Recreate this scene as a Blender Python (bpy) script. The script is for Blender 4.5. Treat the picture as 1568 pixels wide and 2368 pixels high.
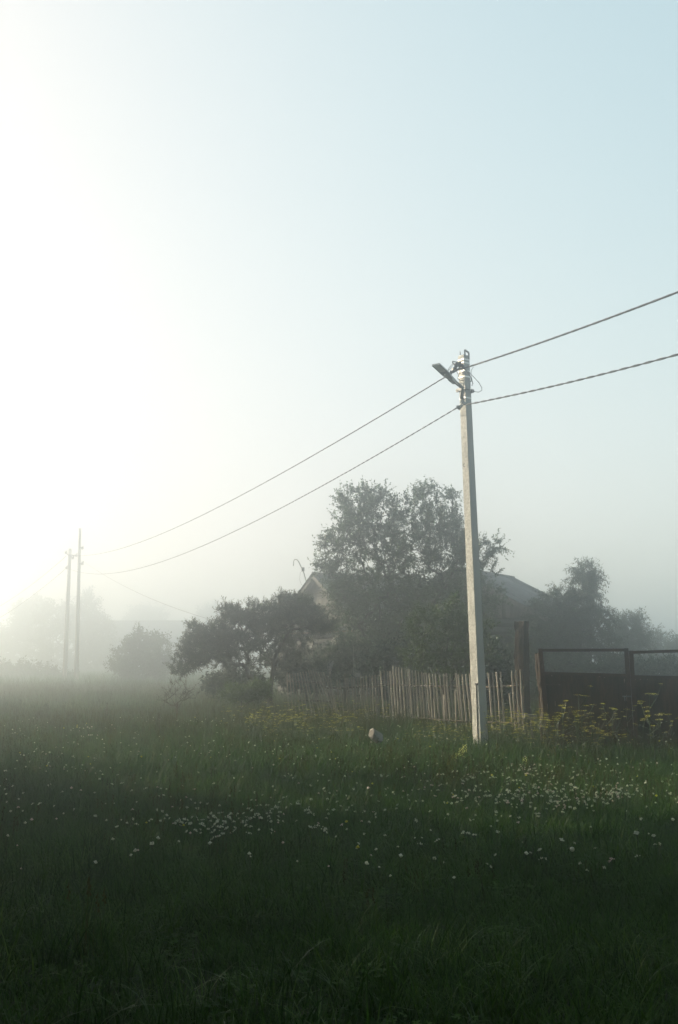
import bpy, bmesh, math, random
import numpy as np
from mathutils import Vector, Matrix, Euler

random.seed(7)
rng = np.random.default_rng(7)
for o in list(bpy.data.objects):
    bpy.data.objects.remove(o)
sc = bpy.context.scene
COL = sc.collection

# ------------------------------------------------------------------ camera
FPX, CU, CV = 2301.0, 784.0, 1183.5        # focal length and centre in the 1568 x 2367 view of the photo
PITCH = math.radians(8.6)
CAMZ = 1.6
cam_d = bpy.data.cameras.new('camera')
cam_d.sensor_fit = 'VERTICAL'
cam_d.sensor_height = 36.0
cam_d.lens = 35.0
cam_d.clip_start = 0.05
cam_d.clip_end = 3000
cam = bpy.data.objects.new('camera', cam_d)
COL.objects.link(cam)
cam.location = (0, 0, CAMZ)
cam.rotation_euler = (math.pi / 2 + PITCH, 0, 0)
sc.camera = cam

# ------------------------------------------------------------------ light and air
SUN_AZ = math.radians(-56)                  # from the view axis, negative = left
SUN_EL = math.radians(20)
SUN_STRENGTH = 4.6
SKY_STRENGTH = 0.10
EXPOSURE = 1.32
HAZE_DENSITY = 0.0138
HAZE_G = 0.91
world = bpy.data.worlds.new('World')
sc.world = world
world.use_nodes = True
wn = world.node_tree
for n in list(wn.nodes):
    wn.nodes.remove(n)
sky = wn.nodes.new('ShaderNodeTexSky')
sky.sky_type = 'NISHITA'
sky.sun_disc = False
sky.sun_elevation = SUN_EL
sky.sun_rotation = SUN_AZ
sky.altitude = 100
sky.air_density = 1.3
sky.dust_density = 2.5
sky.ozone_density = 2.0
bg = wn.nodes.new('ShaderNodeBackground')
bg.inputs['Strength'].default_value = SKY_STRENGTH
wo = wn.nodes.new('ShaderNodeOutputWorld')
# thin high mist softens the sky: c -> gain * c * k / (gain * c + k), evenly over the whole dome
SKY_GAIN, SKY_KNEE = (2.95, 3.6, 2.95), (6.2, 5.2, 5.0)
g1 = wn.nodes.new('ShaderNodeVectorMath'); g1.operation = 'MULTIPLY'
g1.inputs[1].default_value = SKY_GAIN
g2 = wn.nodes.new('ShaderNodeVectorMath'); g2.operation = 'MULTIPLY_ADD'
g2.inputs[1].default_value = tuple(1.0 / q for q in SKY_KNEE)
g2.inputs[2].default_value = (1.0, 1.0, 1.0)
g3 = wn.nodes.new('ShaderNodeVectorMath'); g3.operation = 'DIVIDE'
wn.links.new(sky.outputs[0], g1.inputs[0])
wn.links.new(g1.outputs[0], g2.inputs[0])
wn.links.new(g1.outputs[0], g3.inputs[0])
wn.links.new(g2.outputs[0], g3.inputs[1])
wn.links.new(g3.outputs[0], bg.inputs['Color'])
wn.links.new(bg.outputs[0], wo.inputs['Surface'])

sun_d = bpy.data.lights.new('sun', 'SUN')
sun_d.energy = SUN_STRENGTH
sun_d.angle = math.radians(0.5)
sun_d.color = (1.0, 0.84, 0.59)
sun = bpy.data.objects.new('sun', sun_d)
COL.objects.link(sun)
to_sun = Vector((math.sin(SUN_AZ) * math.cos(SUN_EL), math.cos(SUN_AZ) * math.cos(SUN_EL), math.sin(SUN_EL)))
sun.rotation_euler = to_sun.to_track_quat('Z', 'Y').to_euler()
sun.location = to_sun * 200

vs = sc.view_settings
vs.view_transform = 'Standard'
vs.look = 'None'
vs.exposure = EXPOSURE
vs.gamma = 1.0
vs.use_curve_mapping = False
cy = sc.cycles
cy.max_bounces = 8
cy.diffuse_bounces = 3
cy.glossy_bounces = 2
cy.transmission_bounces = 3
cy.volume_bounces = 3
cy.transparent_max_bounces = 8
cy.sample_clamp_indirect = 8
cy.use_denoising = True
try:
    cy.denoiser = 'OPENIMAGEDENOISE'
except Exception:
    pass

# ------------------------------------------------------------------ picture-to-place helpers
SP, CP = math.sin(PITCH), math.cos(PITCH)


def ray(u, v):
    du, dv = u - CU, CV - v
    return np.array((du, FPX * CP - dv * SP, FPX * SP + dv * CP))


def P(u, v, Y):
    d = ray(u, v)
    d = d * (Y / d[1])
    return Vector((d[0], d[1], d[2] + CAMZ))


def hgt(x, y):
    return (0.05 * np.sin(x * 0.31 + 1.0) * np.cos(y * 0.23) + 0.035 * np.sin(x * 0.9 + y * 0.55)
            + 0.03 * np.sin(y * 0.8 - x * 0.3 + 2.0))


def G(x, y):
    return float(hgt(x, y))


# ------------------------------------------------------------------ object helpers
def tag(o, label=None, cat=None, group=None, kind=None):
    if label:
        o['label'] = label
    if cat:
        o['category'] = cat
    if group:
        o['group'] = group
    if kind:
        o['kind'] = kind
    return o


def empty(name, loc, label, cat, group=None):
    o = bpy.data.objects.new(name, None)
    o.empty_display_size = 0.2
    COL.objects.link(o)
    o.location = loc
    return tag(o, label, cat, group)


class MB:
    """collects vertices and faces, then links them as one mesh object"""

    def __init__(self):
        self.v, self.f = [], []

    def add(self, verts, faces):
        b = len(self.v)
        self.v += [tuple(p) for p in verts]
        self.f += [tuple(i + b for i in f) for f in faces]

    def hexa(self, p):                       # 8 corners: bottom ring 0-3, top ring 4-7
        self.add(p, [(3, 2, 1, 0), (4, 5, 6, 7), (0, 1, 5, 4), (1, 2, 6, 5), (2, 3, 7, 6), (3, 0, 4, 7)])

    def box(self, c, s, rot=None):
        hx, hy, hz = s[0] / 2, s[1] / 2, s[2] / 2
        q = [(-hx, -hy, -hz), (hx, -hy, -hz), (hx, hy, -hz), (-hx, hy, -hz),
             (-hx, -hy, hz), (hx, -hy, hz), (hx, hy, hz), (-hx, hy, hz)]
        c = Vector(c)
        self.hexa([c + (rot @ Vector(a) if rot is not None else Vector(a)) for a in q])

    def bar(self, a, b, w, d, up=(0, 0, 1)):   # rectangular bar from a to b
        a, b = Vector(a), Vector(b)
        z = (b - a).normalized()
        x = Vector(up).cross(z)
        if x.length < 1e-4:
            x = Vector((1, 0, 0))
        x.normalize()
        y = z.cross(x)
        x, y = x * (w / 2), y * (d / 2)
        self.hexa([a - x - y, a + x - y, a + x + y, a - x + y, b - x - y, b + x - y, b + x + y, b - x + y])

    def tube(self, pts, r, n=6, caps=True):
        pts = [Vector(p) for p in pts]
        rs = r if isinstance(r, (list, tuple, np.ndarray)) else [r] * len(pts)
        t0 = (pts[1] - pts[0]).normalized()
        x = t0.cross(Vector((0.13, 0.21, 0.97)))
        if x.length < 0.05:
            x = t0.cross(Vector((1, 0, 0)))
        x.normalize()
        vs_, fs = [], []
        for i, p in enumerate(pts):
            t = (pts[min(i + 1, len(pts) - 1)] - pts[max(i - 1, 0)]).normalized()
            x = (x - t * x.dot(t)).normalized()
            y = t.cross(x)
            for k in range(n):
                a = 2 * math.pi * k / n
                vs_.append(p + (x * math.cos(a) + y * math.sin(a)) * rs[i])
        for i in range(len(pts) - 1):
            for k in range(n):
                k2 = (k + 1) % n
                fs.append((i * n + k, i * n + k2, (i + 1) * n + k2, (i + 1) * n + k))
        if caps:
            fs.append(tuple(range(n - 1, -1, -1)))
            fs.append(tuple((len(pts) - 1) * n + k for k in range(n)))
        self.add(vs_, fs)

    def build(self, name, m, parent=None, smooth=False, bevel=0):
        me = bpy.data.meshes.new(name)
        me.from_pydata(self.v, [], self.f)
        me.update()
        if bevel:
            bm = bmesh.new()
            bm.from_mesh(me)
            bmesh.ops.bevel(bm, geom=list(bm.edges), offset=bevel, segments=1, affect='EDGES', clamp_overlap=True)
            bm.to_mesh(me)
            bm.free()
        return link_mesh(name, me, m, parent, smooth)


def link_mesh(name, me, m, parent=None, smooth=False):
    if m is not None and len(me.materials) == 0:
        me.materials.append(m)
    if smooth:
        me.polygons.foreach_set('use_smooth', np.ones(len(me.polygons), dtype=bool))
    o = bpy.data.objects.new(name, me)
    COL.objects.link(o)
    if parent is not None:
        o.parent = parent
        o.matrix_parent_inverse = Matrix.Translation(-Vector(parent.location))
    return o


def np_mesh(name, verts, faces):
    me = bpy.data.meshes.new(name)
    verts = np.asarray(verts, dtype=np.float32)
    faces = np.asarray(faces, dtype=np.int32)
    nf, k = faces.shape
    me.vertices.add(len(verts))
    me.vertices.foreach_set('co', verts.ravel())
    me.loops.add(nf * k)
    me.loops.foreach_set('vertex_index', faces.ravel())
    me.polygons.add(nf)
    me.polygons.foreach_set('loop_start', np.arange(0, nf * k, k, dtype=np.int32))
    me.polygons.foreach_set('loop_total', np.full(nf, k, dtype=np.int32))
    me.update(calc_edges=True)
    return me


# ------------------------------------------------------------------ materials
def new_mat(name):
    m = bpy.data.materials.new(name)
    m.use_nodes = True
    nt = m.node_tree
    for n in list(nt.nodes):
        nt.nodes.remove(n)
    out = nt.nodes.new('ShaderNodeOutputMaterial')
    return m, nt, out


def nd(nt, t, **kw):
    n = nt.nodes.new(t)
    for k, v in kw.items():
        if k in n.inputs:
            n.inputs[k].default_value = v
        else:
            setattr(n, k, v)
    return n


def noise_ramp(nt, scale, stops, stretch=(1, 1, 1), detail=6, rough=0.6, coord='Object', distortion=0.0, seed=0):
    tc = nd(nt, 'ShaderNodeTexCoord')
    mp = nd(nt, 'ShaderNodeMapping')
    mp.inputs['Scale'].default_value = stretch
    mp.inputs['Location'].default_value = (seed * 3.7, seed * 1.3, seed * 2.1)
    nt.links.new(tc.outputs[coord], mp.inputs['Vector'])
    nz = nd(nt, 'ShaderNodeTexNoise', Scale=scale, Detail=detail, Roughness=rough, Distortion=distortion)
    nt.links.new(mp.outputs[0], nz.inputs['Vector'])
    rp = nd(nt, 'ShaderNodeValToRGB')
    cr = rp.color_ramp
    while len(cr.elements) < len(stops):
        cr.elements.new(0.5)
    for e, (p, c) in zip(cr.elements, stops):
        e.position = p
        e.color = (*c, 1)
    nt.links.new(nz.outputs['Fac'], rp.inputs['Fac'])
    return rp, nz


def mix_rgb(nt, a, b, fac, mode='MIX'):
    mx = nd(nt, 'ShaderNodeMix', data_type='RGBA', blend_type=mode)
    for s, src in ((6, a), (7, b)):
        if isinstance(src, tuple):
            mx.inputs[s].default_value = (*src, 1)
        else:
            nt.links.new(src, mx.inputs[s])
    if isinstance(fac, (int, float)):
        mx.inputs[0].default_value = fac
    else:
        nt.links.new(fac, mx.inputs[0])
    return mx.outputs[2]


def surf_mat(name, scale, stops, rough=0.8, bump=0.3, stretch=(1, 1, 1), detail=6, metallic=0.0, bump_dist=0.01,
             fine=None, fine_stretch=(1, 1, 1), fine_dark=(0.3, 0.3, 0.3), fine_amt=0.5, vary=0.0, spec=0.3, bump_scale=None):
    m, nt, out = new_mat(name)
    rp, nz = noise_ramp(nt, scale, stops, stretch, detail)
    col = rp.outputs['Color']
    hsrc = nz.outputs['Fac']
    if fine:
        r2, n2 = noise_ramp(nt, fine, [(0.35, fine_dark), (0.6, (1, 1, 1))], fine_stretch, 8, 0.65, seed=3)
        col = mix_rgb(nt, col, r2.outputs['Color'], fine_amt, 'MULTIPLY')
        hsrc = n2.outputs['Fac']
    if vary:
        oi = nd(nt, 'ShaderNodeObjectInfo')
        mr = nd(nt, 'ShaderNodeMapRange')
        mr.inputs['To Min'].default_value = 1 - vary
        mr.inputs['To Max'].default_value = 1 + vary
        nt.links.new(oi.outputs['Random'], mr.inputs['Value'])
        cb = nd(nt, 'ShaderNodeCombineColor')
        for i in range(3):
            nt.links.new(mr.outputs[0], cb.inputs[i])
        col = mix_rgb(nt, col, cb.outputs[0], 1.0, 'MULTIPLY')
    if bump_scale:
        _, n3 = noise_ramp(nt, bump_scale, [(0, (0, 0, 0)), (1, (1, 1, 1))], (1, 1, 1), 5, 0.6, seed=5)
        hsrc = n3.outputs['Fac']
    bs = nd(nt, 'ShaderNodeBsdfPrincipled', Roughness=rough, Metallic=metallic)
    bs.inputs['Specular IOR Level'].default_value = spec
    nt.links.new(col, bs.inputs['Base Color'])
    if bump:
        bp = nd(nt, 'ShaderNodeBump', Strength=bump, Distance=bump_dist)
        nt.links.new(hsrc, bp.inputs['Height'])
        nt.links.new(bp.outputs[0], bs.inputs['Normal'])
    nt.links.new(bs.outputs[0], out.inputs['Surface'])
    return m


def leaf_mat(name, dark, light, trans=0.3, rough=0.5, nscale=1.2, spec=0.25, per_instance=False):
    m, nt, out = new_mat(name)
    rp, _ = noise_ramp(nt, nscale, [(0.3, dark), (0.7, light)], detail=5, rough=0.75)
    col = rp.outputs['Color']
    if per_instance:
        oi = nd(nt, 'ShaderNodeObjectInfo')
        r2 = nd(nt, 'ShaderNodeValToRGB')
        cr = r2.color_ramp
        cr.elements[0].color = (0.5, 0.62, 0.75, 1)
        cr.elements[1].color = (1.55, 1.35, 0.85, 1)
        nt.links.new(oi.outputs['Random'], r2.inputs['Fac'])
        col = mix_rgb(nt, col, r2.outputs['Color'], 1.0, 'MULTIPLY')
    bs = nd(nt, 'ShaderNodeBsdfPrincipled', Roughness=rough)
    bs.inputs['Specular IOR Level'].default_value = spec
    nt.links.new(col, bs.inputs['Base Color'])
    tr = nd(nt, 'ShaderNodeBsdfTranslucent')
    tcol = mix_rgb(nt, col, (1.0, 1.15, 0.5), 1.0, 'MULTIPLY')
    nt.links.new(tcol, tr.inputs['Color'])
    mx = nd(nt, 'ShaderNodeMixShader')
    mx.inputs[0].default_value = trans
    nt.links.new(bs.outputs[0], mx.inputs[1])
    nt.links.new(tr.outputs[0], mx.inputs[2])
    nt.links.new(mx.outputs[0], out.inputs['Surface'])
    return m


M = {}
M['soil'] = surf_mat('soil', 0.6, [(0.3, (0.012, 0.016, 0.006)), (0.55, (0.022, 0.034, 0.010)), (0.8, (0.035, 0.030, 0.016))],
                     rough=0.95, bump=0.6, bump_dist=0.03, fine=14, fine_amt=0.6, spec=0.1)
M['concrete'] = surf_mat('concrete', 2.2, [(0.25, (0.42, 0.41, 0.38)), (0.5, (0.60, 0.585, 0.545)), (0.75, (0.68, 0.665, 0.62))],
                         rough=0.9, bump=0.55, bump_dist=0.012, stretch=(1, 1, 0.5), fine=24, fine_dark=(0.40, 0.39, 0.37), fine_amt=0.6, spec=0.15)  # rough left face of the pole, its sunlight put into the lighter colour
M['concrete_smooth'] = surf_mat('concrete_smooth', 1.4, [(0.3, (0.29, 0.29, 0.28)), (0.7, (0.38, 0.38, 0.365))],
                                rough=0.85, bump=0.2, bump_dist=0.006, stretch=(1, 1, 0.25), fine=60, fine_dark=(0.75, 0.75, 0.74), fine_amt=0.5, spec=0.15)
M['wood_grey'] = surf_mat('wood_grey', 3.0, [(0.3, (0.25, 0.215, 0.185)), (0.7, (0.46, 0.415, 0.36))], rough=0.9, bump=0.5,
                          stretch=(6, 6, 0.7), bump_dist=0.004, fine=30, fine_stretch=(8, 8, 0.5), fine_amt=0.5, vary=0.14, spec=0.1)
M['wood_old'] = surf_mat('wood_old', 3.0, [(0.3, (0.19, 0.165, 0.145)), (0.7, (0.36, 0.325, 0.285))], rough=0.9, bump=0.5,
                         stretch=(6, 6, 0.7), bump_dist=0.004, fine=30, fine_stretch=(8, 8, 0.5), fine_amt=0.5, vary=0.18, spec=0.1)
M['pole_weathered'] = surf_mat('pole_weathered', 2, [(0.3, (0.26, 0.24, 0.21)), (0.7, (0.40, 0.375, 0.335))], rough=0.9, bump=0.3, stretch=(5, 5, 0.4), spec=0.1)
M['wood_post'] = surf_mat('wood_post', 2.4, [(0.3, (0.05, 0.037, 0.028)), (0.55, (0.11, 0.085, 0.066)), (0.8, (0.19, 0.155, 0.125))], rough=0.92, bump=0.9,
                          stretch=(5, 5, 0.5), bump_dist=0.012, fine=16, fine_stretch=(9, 9, 0.35), fine_dark=(0.12, 0.1, 0.09), fine_amt=0.8, spec=0.1)
M['wood_pole'] = surf_mat('wood_pole', 2, [(0.3, (0.07, 0.056, 0.042)), (0.7, (0.13, 0.108, 0.085))], rough=0.9, bump=0.3, stretch=(5, 5, 0.4), spec=0.1)
M['board'] = surf_mat('board', 2.0, [(0.3, (0.12, 0.11, 0.10)), (0.7, (0.21, 0.195, 0.18))], rough=0.9, bump=0.4, stretch=(4, 4, 0.5),
                      bump_dist=0.006, fine=20, fine_stretch=(6, 6, 0.4), fine_amt=0.5, vary=0.3, spec=0.1)
M['log'] = surf_mat('log', 2.0, [(0.3, (0.055, 0.052, 0.05)), (0.7, (0.11, 0.105, 0.10))], rough=0.9, bump=0.4, stretch=(0.5, 0.5, 5),
                    bump_dist=0.006, fine=18, fine_stretch=(0.4, 0.4, 6), fine_amt=0.5, vary=0.2, spec=0.1)
M['trim_red'] = surf_mat('trim_red', 4, [(0.3, (0.22, 0.10, 0.06)), (0.7, (0.34, 0.17, 0.11))], rough=0.85, bump=0.2)
M['slate'] = surf_mat('slate', 1.6, [(0.3, (0.11, 0.11, 0.115)), (0.5, (0.19, 0.185, 0.185)), (0.75, (0.26, 0.25, 0.24))], rough=0.9, bump=0.25,
                      bump_dist=0.006, fine=25, fine_amt=0.4, spec=0.12)
M['old_white'] = surf_mat('old_white', 7, [(0.3, (0.16, 0.155, 0.145)), (0.65, (0.34, 0.33, 0.31))], rough=0.9, bump=0.3, fine=20, fine_amt=0.5)
M['white_paint'] = surf_mat('white_paint', 6, [(0.3, (0.55, 0.55, 0.52)), (0.6, (0.78, 0.78, 0.75))], rough=0.7, bump=0.15)
M['steel'] = surf_mat('steel', 8, [(0.3, (0.12, 0.12, 0.12)), (0.7, (0.22, 0.22, 0.22))], rough=0.55, bump=0.1, metallic=0.5)
M['strap'] = surf_mat('strap', 8, [(0.3, (0.6, 0.6, 0.58)), (0.7, (0.78, 0.78, 0.76))], rough=0.4, bump=0.05, metallic=0.4)
M['lamp_grey'] = surf_mat('lamp_grey', 5, [(0.3, (0.23, 0.23, 0.225)), (0.7, (0.30, 0.30, 0.29))], rough=0.5, bump=0.05, metallic=0.2)
M['lamp_lens'] = surf_mat('lamp_lens', 5, [(0.3, (0.5, 0.5, 0.46)), (0.7, (0.6, 0.6, 0.55))], rough=0.3, bump=0)
M['plastic_grey'] = surf_mat('plastic_grey', 5, [(0.3, (0.42, 0.44, 0.45)), (0.7, (0.5, 0.52, 0.53))], rough=0.45, bump=0.05)
M['black_plastic'] = surf_mat('black_plastic', 5, [(0.3, (0.015, 0.015, 0.016)), (0.7, (0.03, 0.03, 0.032))], rough=0.5, bump=0.1)
M['cable'] = surf_mat('cable', 5, [(0.3, (0.028, 0.028, 0.031)), (0.7, (0.045, 0.045, 0.05))], rough=0.8, bump=0)
M['rust'] = surf_mat('rust', 1.6, [(0.25, (0.026, 0.016, 0.011)), (0.5, (0.072, 0.036, 0.021)), (0.68, (0.12, 0.056, 0.030)), (0.85, (0.26, 0.15, 0.09))],
                     rough=0.85, bump=0.35, bump_dist=0.006, stretch=(2.2, 2.2, 0.7), fine=11, fine_stretch=(3, 3, 0.35), fine_dark=(0.25, 0.22, 0.2), fine_amt=0.75, spec=0.2)
M['rust_frame'] = surf_mat('rust_frame', 3.0, [(0.3, (0.035, 0.017, 0.011)), (0.6, (0.085, 0.038, 0.022)), (0.85, (0.14, 0.065, 0.038))],
                           rough=0.8, bump=0.3, bump_dist=0.004, fine=24, fine_amt=0.5, spec=0.25)
M['old_paint'] = surf_mat('old_paint', 9, [(0.3, (0.16, 0.10, 0.07)), (0.7, (0.30, 0.22, 0.17))], rough=0.9, bump=0.3)
M['stone'] = surf_mat('stone', 5, [(0.3, (0.15, 0.135, 0.115)), (0.7, (0.33, 0.30, 0.265))], rough=0.9, bump=0.5, bump_dist=0.01, fine=30, fine_amt=0.4)
M['bark'] = surf_mat('bark', 5, [(0.3, (0.022, 0.018, 0.014)), (0.7, (0.06, 0.05, 0.04))], rough=0.95, bump=0.5, stretch=(2, 2, 0.6), spec=0.1)
M['bark_red'] = surf_mat('bark_red', 5, [(0.3, (0.05, 0.028, 0.022)), (0.7, (0.10, 0.06, 0.048))], rough=0.95, bump=0.4, spec=0.1)
M['glass'] = surf_mat('glass', 2, [(0.3, (0.02, 0.022, 0.024)), (0.7, (0.035, 0.04, 0.042))], rough=0.08, bump=0, spec=0.6)
M['grass'] = leaf_mat('grass', (0.008, 0.034, 0.003), (0.050, 0.12, 0.012), trans=0.22, rough=0.55, nscale=9, spec=0.07, per_instance=True)
M['leaf_herb'] = leaf_mat('leaf_herb', (0.008, 0.030, 0.004), (0.042, 0.10, 0.016), trans=0.2, rough=0.6, nscale=8, spec=0.04, per_instance=True)
M['grass_light'] = leaf_mat('grass_light', (0.020, 0.058, 0.010), (0.085, 0.15, 0.035), trans=0.25, rough=0.45, nscale=12, spec=0.2, per_instance=True)
M['grass_dry'] = leaf_mat('grass_dry', (0.035, 0.042, 0.012), (0.065, 0.065, 0.022), trans=0.2, rough=0.7, nscale=0.5, spec=0.03, per_instance=True)
M['leaf_big'] = leaf_mat('leaf_big', (0.016, 0.042, 0.012), (0.045, 0.095, 0.026), trans=0.22, nscale=2.0)
M['leaf_shrub'] = leaf_mat('leaf_shrub', (0.028, 0.060, 0.012), (0.075, 0.11, 0.022), trans=0.28, nscale=2.5)
M['leaf_dark'] = leaf_mat('leaf_dark', (0.014, 0.030, 0.014), (0.032, 0.058, 0.026), trans=0.18, nscale=2.0)
M['leaf_pine'] = leaf_mat('leaf_pine', (0.022, 0.036, 0.016), (0.050, 0.070, 0.030), trans=0.12, nscale=2.5)
M['leaf_far'] = leaf_mat('leaf_far', (0.03, 0.045, 0.02), (0.06, 0.085, 0.035), trans=0.2, nscale=1.0)
M['stalk'] = leaf_mat('stalk', (0.022, 0.042, 0.008), (0.045, 0.07, 0.015), trans=0.1, nscale=3)
M['petal_white'] = leaf_mat('petal_white', (0.45, 0.45, 0.40), (0.72, 0.72, 0.66), trans=0.3, nscale=12)
M['petal_pink'] = leaf_mat('petal_pink', (0.62, 0.45, 0.50), (0.75, 0.60, 0.63), trans=0.3, nscale=12)
M['petal_yellow'] = leaf_mat('petal_yellow', (0.48, 0.41, 0.012), (0.68, 0.59, 0.02), trans=0.3, nscale=12)
M['petal_pale'] = leaf_mat('petal_pale', (0.70, 0.66, 0.25), (0.80, 0.76, 0.35), trans=0.3, nscale=12)

# ------------------------------------------------------------------ ground
gx = np.concatenate([np.linspace(-300, -32, 24), np.linspace(-30, 30, 121), np.linspace(32, 300, 24)])
gy = np.concatenate([np.linspace(-60, -2, 10), np.linspace(-1, 60, 123), np.linspace(63, 420, 40)])
XX, YY = np.meshgrid(gx, gy)
far_fade = np.clip(1.5 - np.hypot(XX, YY) / 80.0, 0, 1)
ZZ = hgt(XX, YY)
gv = np.stack([XX.ravel(), YY.ravel(), ZZ.ravel()], 1)
nx, ny = len(gx), len(gy)
ii, jj = np.meshgrid(np.arange(nx - 1), np.arange(ny - 1))
a = (jj * nx + ii).ravel()
ground = link_mesh('ground', np_mesh('ground', gv, np.stack([a, a + 1, a + nx + 1, a + nx], 1)), M['soil'], smooth=True)
tag(ground, 'damp meadow ground under the grass', kind='structure')


# ------------------------------------------------------------------ scatter (geometry nodes, for stuff only)
def scatter(name, pts, rot, scl, idx, sources, label):
    """one object that instances source meshes on its own points"""
    coll = bpy.data.collections.new(name + '_blades')
    for i, me in enumerate(sources):
        so = bpy.data.objects.new('%s_blade_%02d' % (name, i), me)
        coll.objects.link(so)
    me = bpy.data.meshes.new(name)
    n = len(pts)
    me.vertices.add(n)
    me.vertices.foreach_set('co', np.asarray(pts, np.float32).ravel())
    for nm, ty, dat in (('rot', 'FLOAT_VECTOR', rot), ('scl', 'FLOAT_VECTOR', scl)):
        at = me.attributes.new(nm, ty, 'POINT')
        at.data.foreach_set('vector', np.asarray(dat, np.float32).ravel())
    at = me.attributes.new('pick', 'INT', 'POINT')
    at.data.foreach_set('value', np.asarray(idx, np.int32))
    o = bpy.data.objects.new(name, me)
    COL.objects.link(o)
    ng = bpy.data.node_groups.new(name + '_scatter', 'GeometryNodeTree')
    ng.interface.new_socket('Geometry', in_out='INPUT', socket_type='NodeSocketGeometry')
    ng.interface.new_socket('Geometry', in_out='OUTPUT', socket_type='NodeSocketGeometry')
    gi, go = ng.nodes.new('NodeGroupInput'), ng.nodes.new('NodeGroupOutput')
    ci = ng.nodes.new('GeometryNodeCollectionInfo')
    ci.inputs['Collection'].default_value = coll
    ci.inputs['Separate Children'].default_value = True
    ci.inputs['Reset Children'].default_value = True
    iop = ng.nodes.new('GeometryNodeInstanceOnPoints')
    iop.inputs['Pick Instance'].default_value = True

    def attr(nm, ty):
        x = ng.nodes.new('GeometryNodeInputNamedAttribute')
        x.data_type = ty
        x.inputs['Name'].default_value = nm
        return x.outputs[0]
    e2r = ng.nodes.new('FunctionNodeEulerToRotation')
    L = ng.links.new
    L(attr('rot', 'FLOAT_VECTOR'), e2r.inputs[0])
    L(gi.outputs[0], iop.inputs['Points'])
    L(ci.outputs[0], iop.inputs['Instance'])
    L(attr('pick', 'INT'), iop.inputs['Instance Index'])
    L(e2r.outputs[0], iop.inputs['Rotation'])
    L(attr('scl', 'FLOAT_VECTOR'), iop.inputs['Scale'])
    L(iop.outputs[0], go.inputs[0])
    md = o.modifiers.new('scatter', 'NODES')
    md.node_group = ng
    return tag(o, label, kind='stuff')


def tuft_mesh(name, m, nblade, radius, h0, h1, width, lean, seg=4, droop=0.5, seedheads=0):
    V, F = [], []
    for k in range(nblade):
        ang, rr = random.uniform(0, 6.283), radius * math.sqrt(random.random())
        bx_, by_ = rr * math.cos(ang), rr * math.sin(ang)
        h = random.uniform(h0, h1)
        la = random.uniform(0, 6.283)
        ln = lean * random.uniform(0.2, 1.0) * h
        w = width * random.uniform(0.6, 1.15)
        wa = la + math.pi / 2 + random.uniform(-0.6, 0.6)
        dr = droop * random.random() ** 2
        b = len(V)
        for s in range(seg + 1):
            t = s / seg
            z = h * (t - dr * t ** 3 * 0.55)
            off = ln * (t ** 1.8) * (1 + dr)
            ww = w * (1 - t ** 1.6) * 0.5
            cx_, cy_ = bx_ + off * math.cos(la), by_ + off * math.sin(la)
            if s < seg:
                V.append((cx_ - ww * math.cos(wa), cy_ - ww * math.sin(wa), z))
                V.append((cx_ + ww * math.cos(wa), cy_ + ww * math.sin(wa), z))
            else:
                V.append((cx_, cy_, z))
        for s in range(seg - 1):
            F.append((b + 2 * s, b + 2 * s + 1, b + 2 * s + 3, b + 2 * s + 2))
        F.append((b + 2 * seg - 2, b + 2 * seg - 1, b + 2 * seg))
        if k < seedheads:                      # a loose seed head at the tip
            tx, ty, tz = V[-1]
            for q in range(7):
                a2 = random.uniform(0, 6.283)
                z2 = tz - q * 0.012
                bb = len(V)
                V += [(tx, ty, z2), (tx + 0.012 * math.cos(a2), ty + 0.012 * math.sin(a2), z2 + 0.006), (tx + 0.004, ty, z2 + 0.022)]
                F.append((bb, bb + 1, bb + 2))
    me = bpy.data.meshes.new(name)
    me.from_pydata(V, [], F)
    me.update()
    me.materials.append(m)
    return me


short_tufts = [tuft_mesh('short_tuft', M['grass'], 26, 0.09, 0.05, 0.17, 0.008, 0.9, droop=0.9) for _ in range(6)]
tall_tufts = [tuft_mesh('tall_tuft', M['grass_light'] if q % 2 else M['grass'], 16, 0.08, 0.14, 0.34, 0.0088, 0.7, seg=5, droop=1.0) for q in range(5)]
dry_tufts = [tuft_mesh('stem_tuft', M['grass_dry'], 9, 0.10, 0.28, 0.52, 0.0035, 0.35, droop=0.2, seedheads=5) for _ in range(4)]
far_tufts = [tuft_mesh('far_tuft', M['grass'], 30, 0.34, 0.2, 0.5, 0.018, 0.5, seg=3, droop=0.5) for _ in range(4)]
far_dry = [tuft_mesh('far_stem_tuft', M['grass_dry'], 18, 0.34, 0.3, 0.7, 0.014, 0.4, seg=3, droop=0.3, seedheads=8) for _ in range(3)]


def leafy_tuft(name, m, n, radius, h, size):
    V, F = [], []
    for k in range(n):
        ang, rr = random.uniform(0, 6.283), radius * math.sqrt(random.random())
        c = Vector((rr * math.cos(ang), rr * math.sin(ang), h * random.uniform(.35, 1)))
        for q in range(3):                     # three leaflets on each stalk, as clover has
            a2 = q * 2.09 + ang
            d = Vector((math.cos(a2), math.sin(a2), random.uniform(-.3, .5))).normalized()
            sd = d.cross(Vector((0, 0, 1))).normalized() * size * .45
            L = size * random.uniform(.7, 1.2)
            b = len(V)
            V += [c, c + d * L * .55 + sd, c + d * L, c + d * L * .55 - sd]
            F += [(b, b + 1, b + 2, b + 3)]
        b = len(V)
        V += [Vector((c.x * .5, c.y * .5, 0)), Vector((c.x * .5 + .002, c.y * .5, 0)), c]
        F += [(b, b + 1, b + 2)]
    me = bpy.data.meshes.new(name)
    me.from_pydata([tuple(v) for v in V], [], F)
    me.update()
    me.materials.append(m)
    return me


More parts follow.
